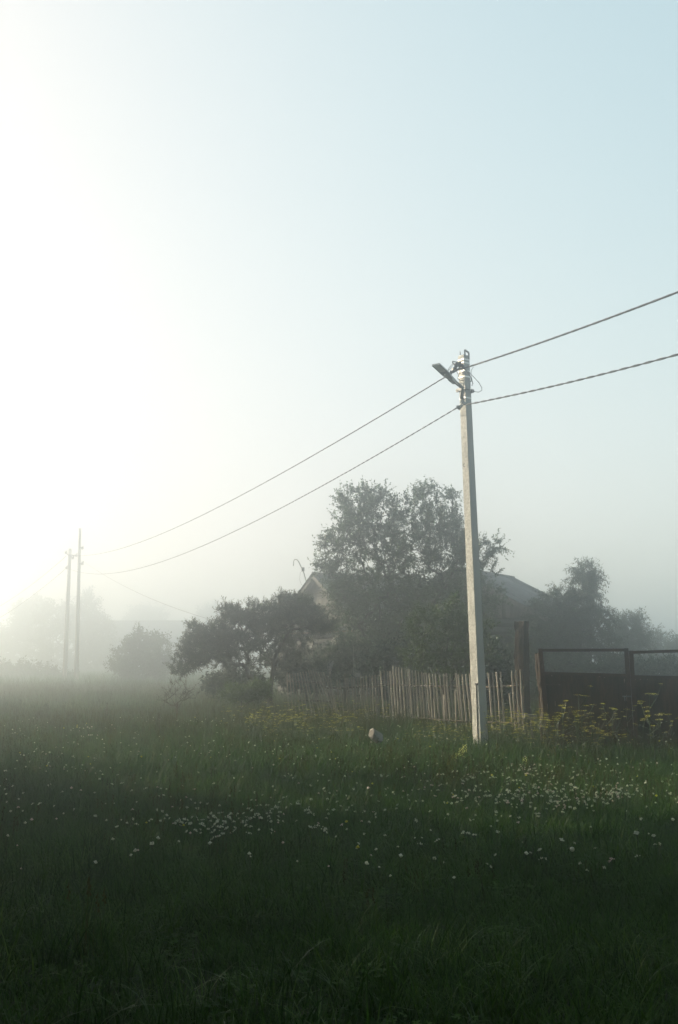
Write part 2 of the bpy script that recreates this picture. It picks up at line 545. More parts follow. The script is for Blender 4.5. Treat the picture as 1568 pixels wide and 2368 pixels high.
leafy = [leafy_tuft('leafy_tuft', M['leaf_herb'], 26, .11, random.uniform(.06, .13), random.uniform(.012, .02)) for _ in range(4)]
srcs = short_tufts + tall_tufts + dry_tufts + far_tufts + far_dry + leafy
i_short, i_tall, i_dry, i_far, i_fdry = 0, 6, 11, 15, 19


def vnoise(x, y, s, seed=0):
    return (np.sin(x * s + seed) * np.cos(y * s * 1.13 + seed * 2.1) + np.sin(x * s * 2.3 + y * s * 1.7 + seed * 3.3) * 0.6
            + np.sin(y * s * 3.1 - x * s * 2.9 + seed) * 0.4) / 2.0


def area_pts(n, y0, y1, margin):
    """points over the ground in view between two distances, evenly per square metre"""
    y = np.sqrt(rng.random(n) * (y1 ** 2 - y0 ** 2) + y0 ** 2)
    x = (rng.random(n) * 2 - 1) * (0.36 * y + margin)
    return x, y


PTS, ROT, SCL, IDX = [], [], [], []


def lay(x, y, first, count, s0, s1, zs=1.0):
    n = len(x)
    PTS.append(np.stack([x, y, hgt(x, y) - 0.01], 1))
    ROT.append(np.stack([rng.normal(0, 0.08, n), rng.normal(0, 0.08, n), rng.random(n) * 6.283], 1))
    s = s0 + (s1 - s0) * rng.random(n)
    SCL.append(np.stack([s, s, s * zs], 1))
    IDX.append(first + rng.integers(0, count, n))


x, y = area_pts(30000, 3.2, 16, 1.5)
lay(x, y, i_short, 6, 0.7, 1.4)
h_ = 0.75 + 0.45 * np.clip(vnoise(x, y, 1.7, 3.0) + 0.3, 0, 1.2)      # patches of longer and shorter turf
SCL[-1] *= h_[:, None]
x, y = area_pts(17000, 3.2, 22, 1.5)
k = vnoise(x, y, 0.9, 1.0) + 0.35 * rng.normal(0, 1, len(x)) > (0.15 - 0.03 * (y - 8))
lay(x[k], y[k], i_tall, 5, 0.7, 1.3)
x, y = area_pts(9000, 3.2, 18, 1.5)
k = vnoise(x, y, 1.3, 7.0) + 0.8 * rng.normal(0, 1, len(x)) > 0.6
lay(x[k], y[k], 22, 4, 0.7, 1.4)
x, y = area_pts(10000, 4, 30, 2)
k = vnoise(x, y, 0.5, 4.0) + 0.5 * rng.normal(0, 1, len(x)) > (0.7 - 0.06 * (y - 9))
lay(x[k], y[k], i_dry, 4, 0.6, 1.2)
x, y = area_pts(11000, 14, 34, 3)
lay(x, y, i_short, 6, 1.3, 2.2)
x, y = area_pts(7000, 15, 60, 4)
k = (y > 20) | (rng.random(len(x)) < (y - 15) / 5)
lay(x[k], y[k], i_far, 4, 0.5, 1.0)
x, y = area_pts(5000, 20, 60, 4)
lay(x, y, i_fdry, 3, 0.5, 1.1)
x, y = area_pts(9000, 55, 170, 8)
lay(x, y, i_far, 4, 1.0, 2.2)
grass = scatter('grass', np.concatenate(PTS), np.concatenate(ROT), np.concatenate(SCL), np.concatenate(IDX), srcs,
                'rough dark green meadow grass with dry seed stems')


# ------------------------------------------------------------------ trees and shrubs
def curve_pts(a, b, n, bow):
    out = []
    d = (b - a).length
    jit = Vector((random.gauss(0, 1), random.gauss(0, 1), random.gauss(0, 1))) * d * 0.05
    for i in range(1, n + 1):
        t = i / n
        out.append(a.lerp(b, t) + (Vector((0, 0, 1)) * bow * d + jit) * (4 * t * (1 - t)) * 0.5)
    return out


def leaf_cloud(centres, dirs, lengths, per, ll, lw, droop, fold=0.25):
    """leaves along twigs; centres/dirs are twig starts and directions"""
    n = len(centres)
    t = (np.tile(np.linspace(0.12, 1.0, per), (n, 1)) + rng.normal(0, 0.04, (n, per)))
    D = dirs[:, None, :]
    pos = centres[:, None, :] + D * (t * lengths[:, None])[..., None]
    pos = pos + np.array([0, 0, -1.0]) * (droop * 0.25 * t ** 2 * lengths[:, None])[..., None]
    side = rng.normal(0, 1, (n, per, 3))
    ld = 0.55 * D + 0.8 * side / np.linalg.norm(side, axis=2, keepdims=True) + np.array([0, 0, -droop])
    pos, ld = pos.reshape(-1, 3), ld.reshape(-1, 3)
    ld /= np.linalg.norm(ld, axis=1, keepdims=True)
    ref = rng.normal(0, 0.5, ld.shape) + np.array([0, 0, 1.0])
    sx = np.cross(ld, ref)
    sx /= np.linalg.norm(sx, axis=1, keepdims=True) + 1e-6
    nz = np.cross(sx, ld)
    m = len(pos)
    L = ll * (0.6 + 0.7 * rng.random(m))[:, None]
    W = lw * (0.6 + 0.7 * rng.random(m))[:, None]
    A = pos
    B = pos + ld * L * 0.45 + sx * W * 0.5 + nz * W * fold
    C = pos + ld * L
    E = pos + ld * L * 0.45 - sx * W * 0.5 + nz * W * fold
    V = np.stack([A, B, C, E], 1).reshape(-1, 3)
    b = np.arange(m) * 4
    F = np.concatenate([np.stack([b, b + 1, b + 2], 1), np.stack([b, b + 2, b + 3], 1)])
    return V, F


def make_plant(name, label, cat, Y, trunks, blobs, ntips, leaf, twig, bark, lmat, group=None, base_r=0.08, bow=0.25,
               up=0.5, step=0.4, shell=0.35, tip_r=0.006, root=None, sides=5):
    """trunks: polylines of (u, v, dy); blobs: (u, v, ru, rv, weight[, dy, rdepth]) in picture units at depth Y;
    leaf: (per twig, length, width, droop); twig: (count per tip, length)"""
    ppm = FPX / Y
    nodes, par, fixed = [], [], []
    for pl in trunks:
        prev = -1
        pts = [P(q[0], q[1], Y + (q[2] if len(q) > 2 else 0)) for q in pl]
        if nodes and len(pts) > 1:             # join a side limb to the nearest existing node
            arr = np.array(nodes)
            prev = int(np.argmin(((arr - np.array(pts[0])) ** 2).sum(1)))
            seq = pts
        else:
            pts[0].z = G(pts[0].x, pts[0].y) - 0.05
            nodes.append(tuple(pts[0])); par.append(-1); fixed.append(True)
            prev = 0
            seq = pts[1:]
        for q in seq:
            a0 = Vector(nodes[prev])
            n = max(1, int((q - a0).length / step))
            for c in curve_pts(a0, q, n, 0.0):
                nodes.append(tuple(c)); par.append(prev); fixed.append(True)
                prev = len(nodes) - 1
    base = np.array(nodes[0])
    wts = np.array([b[4] for b in blobs], float)
    cnt = np.maximum(1, (wts / wts.sum() * ntips)).astype(int)
    tips, outs = [], []
    for b, c in zip(blobs, cnt):
        ctr = np.array(P(b[0], b[1], Y + (b[5] if len(b) > 5 else 0)))
        rx, rz = b[2] / ppm, b[3] / ppm
        ry = (b[6] if len(b) > 6 else rx * 0.9)
        d = rng.normal(0, 1, (c, 3))
        d /= np.linalg.norm(d, axis=1, keepdims=True)
        r = (shell + (1 - shell) * rng.random((c, 1)) ** 0.5)
        r *= 1 + rng.normal(0, 0.07, (c, 1))
        tips.append(ctr + d * r * np.array([rx, ry, rz]))
        outs.append(d)
    tips, outs = np.concatenate(tips), np.concatenate(outs)
    ok = tips[:, 2] > 0.15
    tips, outs = tips[ok], outs[ok]
    order = np.argsort(((tips - base) ** 2).sum(1))
    tipnode = {}
    for ti in order:
        tp = tips[ti]
        arr = np.array(nodes)
        d = np.linalg.norm(arr - tp, axis=1) + 0.8 * np.maximum(0, arr[:, 2] - tp[2] + 0.1)
        j = int(np.argmin(d))
        a0, b0 = Vector(nodes[j]), Vector(tp)
        prev = j
        for c in curve_pts(a0, b0, max(2, int((b0 - a0).length / step)), bow * random.uniform(-0.3, 1)):
            nodes.append(tuple(c)); par.append(prev); fixed.append(False)
            prev = len(nodes) - 1
        tipnode[ti] = prev
    N = np.array(nodes)
    load = np.zeros(len(N))
    for v_ in tipnode.values():
        load[v_] += 1
    for i in range(len(N) - 1, 0, -1):
        if par[i] >= 0:
            load[par[i]] += load[i]
    rad = tip_r * np.maximum(load, 1) ** 0.5
    rad *= min(1.0, base_r / rad[0]) if rad[0] > base_r else base_r / rad[0] if base_r / rad[0] < 2 else 2
    rad = np.maximum(rad, tip_r * 0.7)
    V, F = [], []
    pa = np.array(par)
    idx = np.where(pa >= 0)[0]
    A, B = N[pa[idx]], N[idx]
    ra = np.minimum(rad[pa[idx]], rad[idx] * 1.35)
    rb = rad[idx]
    T = B - A
    T /= np.linalg.norm(T, axis=1, keepdims=True) + 1e-9
    ref = np.where(np.abs(T[:, 2:3]) > 0.9, np.array([[1.0, 0, 0]]), np.array([[0, 0, 1.0]]))
    X = np.cross(T, ref); X /= np.linalg.norm(X, axis=1, keepdims=True)
    Yv = np.cross(T, X)
    ang = np.arange(sides) * 2 * math.pi / sides
    ring = X[:, None, :] * np.cos(ang)[None, :, None] + Yv[:, None, :] * np.sin(ang)[None, :, None]
    V1 = np.concatenate([(A[:, None] + ring * ra[:, None, None]), (B[:, None] + ring * rb[:, None, None])], 1)
    bidx = np.arange(len(idx))[:, None] * (2 * sides)
    ks = np.arange(sides)
    k2 = (ks + 1) % sides
    F1 = np.stack([bidx + ks, bidx + k2, bidx + sides + k2, bidx + sides + ks], 2).reshape(-1, 4)
    V1 = V1.reshape(-1, 3)
    # twigs
    tk, tl = twig
    nt_ = len(tips)
    c = np.repeat(tips, tk, 0)
    o = np.repeat(outs, tk, 0)
    D = o * 0.7 + rng.normal(0, 0.65, c.shape) + np.array([0, 0, up])
    D /= np.linalg.norm(D, axis=1, keepdims=True)
    Ln = tl * (0.45 + 0.9 * rng.random(len(c)))
    start = c - D * Ln[:, None] * 0.25
    E = start + D * Ln[:, None]
    ref = rng.normal(0, 1, D.shape)
    X = np.cross(D, ref); X /= np.linalg.norm(X, axis=1, keepdims=True)
    w = tip_r * 0.55
    V2 = np.stack([start - X * w, start + X * w, E + X * w * 0.4, E - X * w * 0.4], 1).reshape(-1, 3)
    b2 = np.arange(len(c)) * 4 + len(V1)
    F2 = np.stack([b2, b2 + 1, b2 + 2, b2 + 3], 1)
    if root is None:
        root = empty(name, tuple(base), label, cat, group)
    me = np_mesh('trunk', np.concatenate([V1, V2]), np.concatenate([F1, F2]))
    link_mesh('trunk', me, bark, root, smooth=True)
    if leaf[0] > 0:
        LV, LF = leaf_cloud(start, D, Ln * 1.05, leaf[0], leaf[1], leaf[2], leaf[3])
        link_mesh('crown', np_mesh('crown', LV, LF), lmat, root)
    return root


# the big broad tree in front of the house
make_plant('broadleaf_tree', 'big round leafy tree towering over the house roof behind the pole', 'tree', 36,
           [[(905, 1610), (900, 1540), (880, 1440), (850, 1330)], [(900, 1540), (930, 1430), (960, 1300)],
            [(900, 1545), (960, 1460), (1040, 1350)], [(890, 1550), (840, 1450), (790, 1370)], [(930, 1430), (890, 1290), (880, 1220)]],
           [(850, 1195, 75, 65, 1.2), (950, 1200, 80, 60, 1.2), (1020, 1205, 55, 62, 0.9), (820, 1160, 40, 40, 0.5), (1040, 1270, 60, 70, 1.0),
            (900, 1290, 120, 80, 2.2), (800, 1260, 50, 55, 0.7), (1085, 1290, 55, 55, 0.7), (1120, 1370, 50, 60, 0.7), (808, 1375, 48, 50, 0.8),
            (870, 1400, 110, 75, 2.0), (1010, 1390, 95, 70, 1.6), (860, 1490, 90, 70, 1.4), (960, 1490, 90, 65, 1.3), (1140, 1260, 22, 18, 0.12),
            (756, 1310, 28, 16, 0.25), (785, 1352, 30, 34, 0.5), (760, 1245, 18, 16, 0.1), (985, 1140, 22, 24, 0.2), (1040, 1150, 14, 18, 0.1), (880, 1150, 25, 18, 0.15),
            (1080, 1450, 60, 60, 0.8)],
           1500, (12, 0.10, 0.05, 0.25), (5, 0.5), M['bark'], M['leaf_big'], base_r=0.16, up=0.55, shell=0.1, tip_r=0.004)

# dark spreading tree leaning left, clumped foliage on bare crooked limbs
make_plant('spreading_tree', 'low flat-topped tree with crooked bare limbs leaning left beside the fence', 'tree', 31,
           [[(624, 1612), (624, 1596), (629, 1566), (633, 1530), (642, 1505)],
            [(618, 1592, 0), (577, 1566, -.4), (535, 1560, -.7), (512, 1563, -.8), (476, 1537, -.8), (426, 1549, -.8)],
            [(630, 1566), (642, 1528, .2), (668, 1501, .4), (698, 1472, .4), (739, 1452, .4)],
            [(631, 1540, .2), (605, 1515, .6), (583, 1501, .6), (536, 1493, .8)],
            [(633, 1530, 0), (630, 1490, -.5), (642, 1465, -.6), (627, 1445, -.6)],
            [(642, 1505, 0), (668, 1460, 0), (690, 1430, 0)],
            [(577, 1566, -.4), (540, 1530, -.2), (500, 1500, -.2)],
            [(605, 1515, .6), (590, 1470, .5), (560, 1440, .5)]],
           [(430, 1535, 30, 20, 0.5), (412, 1550, 18, 10, 0.2), (452, 1500, 34, 30, 0.8), (452, 1462, 22, 20, 0.4), (500, 1475, 38, 30, 0.9),
            (545, 1445, 42, 30, 1.0), (530, 1415, 26, 14, 0.35), (590, 1420, 36, 24, 0.8), (560, 1490, 45, 24, 0.8), (648, 1408, 36, 28, 0.9),
            (690, 1412, 34, 30, 0.9), (615, 1450, 36, 22, 0.7), (680, 1440, 30, 20, 0.5), (722, 1435, 26, 24, 0.7), (755, 1448, 18, 13, 0.3),
            (510, 1520, 40, 22, 0.6), (600, 1500, 40, 22, 0.4), (655, 1390, 16, 12, 0.25), (683, 1390, 10, 10, 0.15), (735, 1456, 16, 8, 0.2),
            (560, 1535, 70, 20, 0.5, 0.8, 0.7), (650, 1520, 50, 30, 0.6, 1.0, 0.6), (690, 1490, 40, 26, 0.5, 0.8, 0.6), (620, 1470, 60, 30, 0.7, .5, .7), (480, 1500, 60, 36, 0.9, .4, .7)],
           760, (20, 0.10, 0.02, -0.05), (6, 0.30), M['bark'], M['leaf_pine'], base_r=0.10, bow=0.5, up=0.5, shell=0.15, tip_r=0.0045)

# yellow-green shrub in front of the big tree
make_plant('garden_shrub', 'yellow-green leafy shrub behind the picket fence left of the pole', 'shrub', 24.5,
           [[(1030, 1640), (1030, 1560), (1035, 1480), (1045, 1410)], [(1028, 1600), (985, 1520), (965, 1450)], [(1030, 1600), (1075, 1520), (1090, 1460)]],
           [(1040, 1435, 30, 40, 0.7), (985, 1455, 40, 45, 1.0), (1045, 1500, 60, 60, 1.6), (975, 1520, 40, 35, 0.8), (1085, 1470, 40, 55, 0.9),
            (1125, 1500, 24, 45, 0.5), (1040, 1560, 70, 30, 0.7), (1052, 1400, 8, 12, 0.12)],
           240, (12, 0.065, 0.034, 0.1), (6, 0.30), M['bark'], M['leaf_shrub'], base_r=0.05, up=0.6)

# right-hand trees beyond the gate
make_plant('ash_tree', 'slim tree with drooping narrow leaves standing above the rusty gate', 'tree', 37.5,
           [[(1340, 1600), (1342, 1500), (1345, 1420), (1350, 1340)], [(1342, 1480), (1300, 1420), (1270, 1390)], [(1343, 1470), (1385, 1440), (1410, 1420)]],
           [(1350, 1325, 28, 24, 0.6), (1352, 1360, 40, 30, 0.9), (1345, 1405, 36, 34, 0.9), (1385, 1425, 38, 26, 0.8), (1290, 1385, 40, 26, 0.8),
            (1268, 1420, 34, 46, 1.0), (1345, 1460, 50, 40, 1.0), (1280, 1470, 66, 60, 2.0), (1245, 1440, 26, 50, 0.8), (1380, 1485, 50, 30, 0.8), (1378, 1330, 12, 14, 0.2)],
           430, (12, 0.15, 0.034, 0.55), (6, 0.5), M['bark'], M['leaf_dark'], base_r=0.09, up=0.3, shell=0.4)
make_plant('leafy_tree', 'rounded leafy tree right of the slim tree, topping the right gate leaf', 'tree', 46,
           [[(1455, 1600), (1452, 1520), (1450, 1460)]],
           [(1455, 1450, 28, 30, 0.6), (1440, 1480, 50, 36, 1.0), (1478, 1480, 30, 30, 0.6), (1440, 1520, 70, 36, 1.0), (1470, 1428, 10, 14, 0.15)],
           200, (12, 0.15, 0.042, 0.4), (6, 0.6), M['bark'], M['leaf_dark'], base_r=0.09, up=0.4)
make_plant('leafy_tree', 'small pale misty treetop between the leafy tree and the frame edge', 'tree', 60,
           [[(1515, 1590), (1514, 1520), (1512, 1480)]],
           [(1512, 1480, 26, 18, 0.6), (1500, 1505, 40, 24, 0.8), (1540, 1512, 30, 16, 0.5), (1530, 1530, 60, 18, 0.6)],
           110, (11, 0.18, 0.05, 0.4), (6, 0.75), M['bark'], M['leaf_dark'], base_r=0.09, up=0.4)
make_plant('leafy_tree', 'low treetop just showing above the right end of the gate', 'tree', 56,
           [[(1568, 1590), (1567, 1520), (1566, 1490)]],
           [(1566, 1492, 18, 16, 0.6), (1580, 1515, 40, 26, 0.9)],
           80, (11, 0.17, 0.05, 0.4), (6, 0.68), M['bark'], M['leaf_dark'], base_r=0.09, up=0.4)
# dark garden shrubs that close the view behind fence and gate
for (u0, v0, ru, rv, Yp, lab) in (
        (1222, 1530, 66, 72, 37, 'dark dense bush behind the tall weathered post'),
        (1310, 1565, 70, 50, 35, 'dark dense bush seen through the left gate opening'),
        (1430, 1565, 70, 42, 33, 'dark dense bush behind the meeting gate stiles'),
        (1540, 1570, 75, 40, 32, 'dark low bush seen through the right gate opening'),
        (800, 1530, 70, 50, 34, 'dark bush under the big tree beside the house window'),
        (930, 1550, 80, 60, 29, 'dark bush under the big tree behind the tallest pickets'),
        (1120, 1560, 55, 60, 26, 'dark bush right behind the concrete pole foot'),
        (705, 1555, 60, 34, 33, 'dark bush against the log wall behind the collapsing fence'),
        (545, 1580, 60, 18, 33, 'dark bush under the left limbs of the spreading tree, in the mist')):
    make_plant('dense_shrub', lab, 'shrub', Yp, [[(u0, 1640), (u0, v0 + rv * 0.4)], [(u0, v0 + rv * .6), (u0 - ru * .5, v0)], [(u0, v0 + rv * .6), (u0 + ru * .5, v0)]],
               [(u0, v0, ru, rv, 1.5), (u0 - ru * .5, v0 + rv * .3, ru * .6, rv * .6, .7), (u0 + ru * .5, v0 + rv * .35, ru * .6, rv * .6, .7)],
               190, (12, 0.11, 0.055, 0.2), (6, 0.42), M['bark'], M['leaf_dark'], base_r=0.05, shell=0.5)
# misty trees and bushes far left
make_plant('misty_tree', 'tall pale tree dissolving in the mist left of the far poles', 'tree', 150,
           [[(75, 1600), (72, 1500), (70, 1420)], [(74, 1560), (40, 1500)]],
           [(72, 1412, 32, 26, 0.8), (70, 1450, 46, 40, 1.2), (20, 1500, 60, 40, 1.2), (75, 1520, 90, 55, 1.8), (-40, 1500, 60, 50, 1.0)],
           280, (11, 0.5, 0.25, 0.2), (6, 1.9), M['bark'], M['leaf_far'], base_r=0.3, tip_r=0.025, step=1.8)
make_plant('misty_tree', 'broad pale tree dissolving in the mist behind the far poles', 'tree', 140,
           [[(190, 1600), (188, 1500), (185, 1430)], [(188, 1550), (130, 1480)], [(189, 1540), (225, 1480)]],
           [(125, 1430, 34, 34, 0.8), (190, 1425, 40, 38, 1.0), (215, 1470, 48, 50, 1.3), (150, 1500, 80, 60, 1.6), (225, 1540, 60, 45, 1.0), (193, 1388, 14, 14, 0.15)],
           280, (11, 0.48, 0.23, 0.2), (6, 1.8), M['bark'], M['leaf_far'], base_r=0.3, tip_r=0.025, step=1.8)
make_plant('misty_bush', 'grey-green bush in the mist between far poles and low spreading tree', 'bush', 72,
           [[(330, 1610), (330, 1540), (328, 1490)], [(330, 1580), (300, 1530)], [(330, 1580), (365, 1520)]],
           [(330, 1500, 38, 34, 0.9), (300, 1530, 40, 40, 0.9), (362, 1520, 34, 40, 0.9), (330, 1560, 70, 40, 1.2), (325, 1473, 10, 12, 0.1), (365, 1482, 12, 12, 0.1)],
           250, (12, 0.22, 0.09, 0.2), (6, 0.78), M['bark'], M['leaf_far'], base_r=0.12, tip_r=0.012, step=1.0)
make_plant('misty_tree', 'faint round treetop rising behind the long misty barn', 'tree', 200,
           [[(338, 1590), (338, 1480), (338, 1440)]],
           [(335, 1432, 38, 22, 1.0), (340, 1470, 60, 40, 1.0)], 130, (11, 0.65, 0.32, 0.2), (6, 2.4), M['bark'], M['leaf_far'], base_r=0.3, tip_r=0.02, step=2)
make_plant('misty_tree', 'faint treetop just above the left flank of the low spreading tree', 'tree', 180,
           [[(492, 1590), (492, 1480), (492, 1440)]],
           [(492, 1430, 24, 24, 1.0), (495, 1480, 50, 50, 1.2)], 110, (11, 0.6, 0.3, 0.2), (6, 2.1), M['bark'], M['leaf_far'], base_r=0.3, tip_r=0.02, step=2)
make_plant('misty_bush', 'low misty bush at the foot of the far poles', 'bush', 90,
           [[(90, 1600), (90, 1560)], [(90, 1590), (40, 1560)]],
           [(90, 1570, 80, 26, 1.0), (20, 1565, 60, 26, 0.8)], 130, (11, 0.3, 0.14, 0.2), (6, 0.95), M['bark'], M['leaf_far'], base_r=0.06, tip_r=0.01, step=0.8)
# weedy bushes at the left foot of the spreading tree
make_plant('weedy_bush', 'small weedy bush under the left limbs of the spreading tree', 'bush', 27,
           [[(560, 1625), (560, 1600)], [(560, 1615), (590, 1590)]],
           [(550, 1605, 40, 18, 1.0), (600, 1600, 30, 20, 0.8)], 90, (10, 0.07, 0.03, 0.1), (6, 0.25), M['bark'], M['leaf_shrub'], base_r=0.02, tip_r=0.004)
make_plant('bare_bush', 'small leafless reddish twiggy bush in the grass left of the spreading tree', 'bush', 23,
           [[(408, 1655), (410, 1625), (405, 1600)], [(410, 1640), (435, 1600)], [(409, 1635), (385, 1595)]],
           [(410, 1590, 38, 22, 1.0), (400, 1615, 45, 22, 0.7), (440, 1600, 22, 18, 0.4)], 60, (0, 0, 0, 0), (4, 0.22), M['bark_red'], None, base_r=0.014, tip_r=0.0045, bow=-0.2)


# unseen trees added behind, beside and above the camera to shade the foreground
WV, WF, nwv = [], [], 0
shade_tree_spots = [(-13, -9), (-9, -8), (-5.5, -7), (-2, -7), (1.5, -6.5), (5, -6), (8.5, -4), (10.5, -0.5), (11.5, 3.5), (13, 7.5), (14.5, 11.5), (-16, -6.5),
              (-7.5, -2.5), (-7.8, 1.2), (-8.4, 5.0), (-9.2, 8.6), (-10.4, 12.0), (-8.9, 10.6), (-11.4, 14.6), (-8.2, 6.8), (-13, 3), (-14, 9), (-13, 16), (-14.5, 20), (-17, 14), (-8, -13), (-2, -12), (5, -12), (11, -9), (15, -4), (16, 2), (17, 7)]
near_spots = [(-4.2, -2.4), (-0.4, -3.2), (3.6, -2.2), (6.9, 1.2), (7.2, 4.6), (8.8, 8.0), (-6.4, 1.4), (-6.9, 4.9)]
for (x_, y_) in near_spots:
    for q in range(300):
        d_ = rng.normal(0, 1, 3)
        d_ /= np.linalg.norm(d_)
        WV.append(np.array([x_, y_, 7.2]) + d_ * np.array([2.7, 2.7, 2.9]) * (0.4 + 0.6 * rng.random() ** 0.5)); WF.append(d_)
for (x_, y_) in shade_tree_spots:
    for q in range(330):
        d_ = rng.normal(0, 1, 3)
        d_ /= np.linalg.norm(d_)
        c_ = np.array([x_, y_, 5.6]) + d_ * np.array([3.0, 3.0, 4.2]) * (0.45 + 0.55 * rng.random() ** 0.5)
        WV.append(c_); WF.append(d_)
WV, WF = np.array(WV), np.array(WF)
WD = WF * 0.6 + rng.normal(0, 0.6, WF.shape) + np.array([0, 0, 0.2])
WD /= np.linalg.norm(WD, axis=1, keepdims=True)
LV, LF = leaf_cloud(WV, WD, np.full(len(WV), 0.8), 11, 0.30, 0.18, 0.3)
LV[:, 2] = np.minimum(LV[:, 2], 10.2)
tk = MB()
for (x_, y_) in shade_tree_spots + near_spots:
    tk.tube([(x_, y_, -0.1), (x_ + .1, y_, 3), (x_, y_ + .1, 7)], [.22, .18, .08], 7)
tv = np.array(tk.v)
tf_ = []
for f_ in tk.f:
    for q in range(1, len(f_) - 1):
        tf_.append((f_[0] + len(LV), f_[q] + len(LV), f_[q + 1] + len(LV)))
me = np_mesh('shade_trees', np.concatenate([LV, tv]), np.concatenate([LF, np.array(tf_)]))
me.materials.append(M['leaf_dark']); me.materials.append(M['bark'])
mi = np.zeros(len(LF) + len(tf_), np.int32); mi[len(LF):] = 1
me.polygons.foreach_set('material_index', mi)
wood = link_mesh('shade_trees', me, None)
tag(wood, 'unseen dense trees added to shade the near end of the meadow', kind='stuff')

# ------------------------------------------------------------------ buildings
def frame_at(origin, theta):
    r = Vector((math.cos(theta), math.sin(theta), 0))      # along the ridge, away to the right
    n = Vector((math.sin(theta), -math.cos(theta), 0))     # towards the camera
    return lambda a, b, z: Vector((origin[0], origin[1], 0)) + r * a + n * b + Vector((0, 0, z))


def corrugated(mb, f, a0, a1, b0, z0, b1, z1, thick=0.012, wave=0.13, amp=0.022):
    """a corrugated sheet that runs down from (b0,z0) to (b1,z1) between a0 and a1"""
    n = max(4, int((a1 - a0) / wave * 4))
    V = []
    for i in range(n + 1):
        a_ = a0 + (a1 - a0) * i / n
        w = amp * math.cos(2 * math.pi * (a_ / wave))
        for b_, z_ in ((b0, z0), (b1, z1)):
            V.append(f(a_, b_, z_ + w))
        for b_, z_ in ((b0, z0), (b1, z1)):
            V.append(f(a_, b_, z_ + w - thick))
    F = []
    for i in range(n):
        o = i * 4
        F += [(o, o + 4, o + 5, o + 1), (o + 2, o + 3, o + 7, o + 6), (o + 1, o + 5, o + 7, o + 3), (o, o + 2, o + 6, o + 4)]
    F += [(0, 1, 3, 2), (n * 4, n * 4 + 2, n * 4 + 3, n * 4 + 1)]
    mb.add(V, F)


def gable_building(name, label, cat, origin, theta, half, length, eave, ridge, front_gable=True, over=0.35, planks=True, sheet_w=1.1, wallmat=None, logs=True):
    f = frame_at(origin, theta)
    root = empty(name, tuple(f(0, 0, 0)), label, cat)
    slope = (ridge - eave) / half
    # walls: log courses on the gable side and the long front, built one by one
    wall_h = eave - 0.05
    nlog = 11
    lh = wall_h / nlog
    for k in range(nlog):
        z = lh * (k + 0.5)
        mb = MB()
        mb.tube([f(0.02, -half + 0.25, z), f(0.02, half - 0.25, z)], lh * 0.53, 8)
        mb.build('log', M['log'], root, smooth=True)
        mb = MB()
        mb.tube([f(-0.12, half - 0.27, z), f(length, half - 0.27, z)], lh * 0.53, 8)
        mb.build('log', M['log'], root, smooth=True)
    mb = MB()
    mb.hexa([f(0.1, -half + 0.25, 0), f(length, -half + 0.25, 0), f(length, half - 0.36, 0), f(0.1, half - 0.36, 0),
             f(0.1, -half + 0.25, wall_h), f(length, -half + 0.25, wall_h), f(length, half - 0.36, wall_h), f(0.1, half - 0.36, wall_h)])
    mb.build('wall', M['log'], root)
    # gable boards
    bw = 0.16
    nb = int(2 * (half - 0.2) / bw)
    for k in range(nb):
        b0 = -half + 0.2 + k * bw
        b1 = b0 + bw - 0.012
        def top(b):
            return ridge - 0.09 - abs(b) * slope
        t0, t1 = max(eave + 0.02, top(b0)), max(eave + 0.02, top(b1))
        if max(t0, t1) < eave + 0.08:
            continue
        off = -0.02 - random.uniform(0, 0.012)
        mb = MB()
        mb.hexa([f(off, b0, eave), f(off + 0.025, b0, eave), f(off + 0.025, b1, eave), f(off, b1, eave),
                 f(off, b0, t0), f(off + 0.025, b0, t0), f(off + 0.025, b1, t1), f(off, b1, t1)])
        mb.build('board', M['board'], root)
    for a_ in (0.06, length - 0.06):          # gable closing wall behind the boards and at the far end
        mb = MB()
        mb.add([f(a_, -half + 0.2, eave - 0.05), f(a_, half - 0.2, eave - 0.05), f(a_, 0, ridge - 0.15),
                f(a_ + 0.04, -half + 0.2, eave - 0.05), f(a_ + 0.04, half - 0.2, eave - 0.05), f(a_ + 0.04, 0, ridge - 0.15)],
               [(0, 1, 2), (5, 4, 3), (0, 3, 4, 1), (1, 4, 5, 2), (2, 5, 3, 0)])
        mb.build('gable_wall', M['log'], root)
    # corrugated sheets, each of its own
    na = max(1, int(round((length + 2 * over) / sheet_w)))
    sw = (length + 2 * over) / na
    for side in (1, -1):
        for row in range(2):
            for k in range(na):
                a0 = -over + k * sw
                s0, s1 = (0.0, 0.53) if row == 0 else (0.5, 1.0)
                hb = half + 0.25
                lift = 0.02 if row == 0 else 0.0
                lift += 0.028 * (k % 2)
                mb = MB()
                corrugated(mb, f, a0 - 0.04, a0 + sw, side * hb * s0, ridge + 0.06 - slope * hb * s0 + lift,
                           side * hb * s1, ridge + 0.06 - slope * hb * s1 + lift)
                mb.build('roof_sheet', M['slate'], root)
    mb = MB()
    mb.tube([f(-over, 0, ridge + 0.08), f(length + over, 0, ridge + 0.08)], 0.09, 8)
    mb.build('ridge_cap', M['slate'], root, smooth=True)
    for side in (1, -1):
        for a_ in (-over + 0.02, length + over - 0.02):
            mb = MB()
            hb = half + 0.2
            mb.bar(f(a_, 0, ridge - 0.04), f(a_, side * hb, ridge - 0.04 - slope * hb), 0.03, 0.16)
            mb.build('verge_board', M['board'], root)
    return root, f, slope


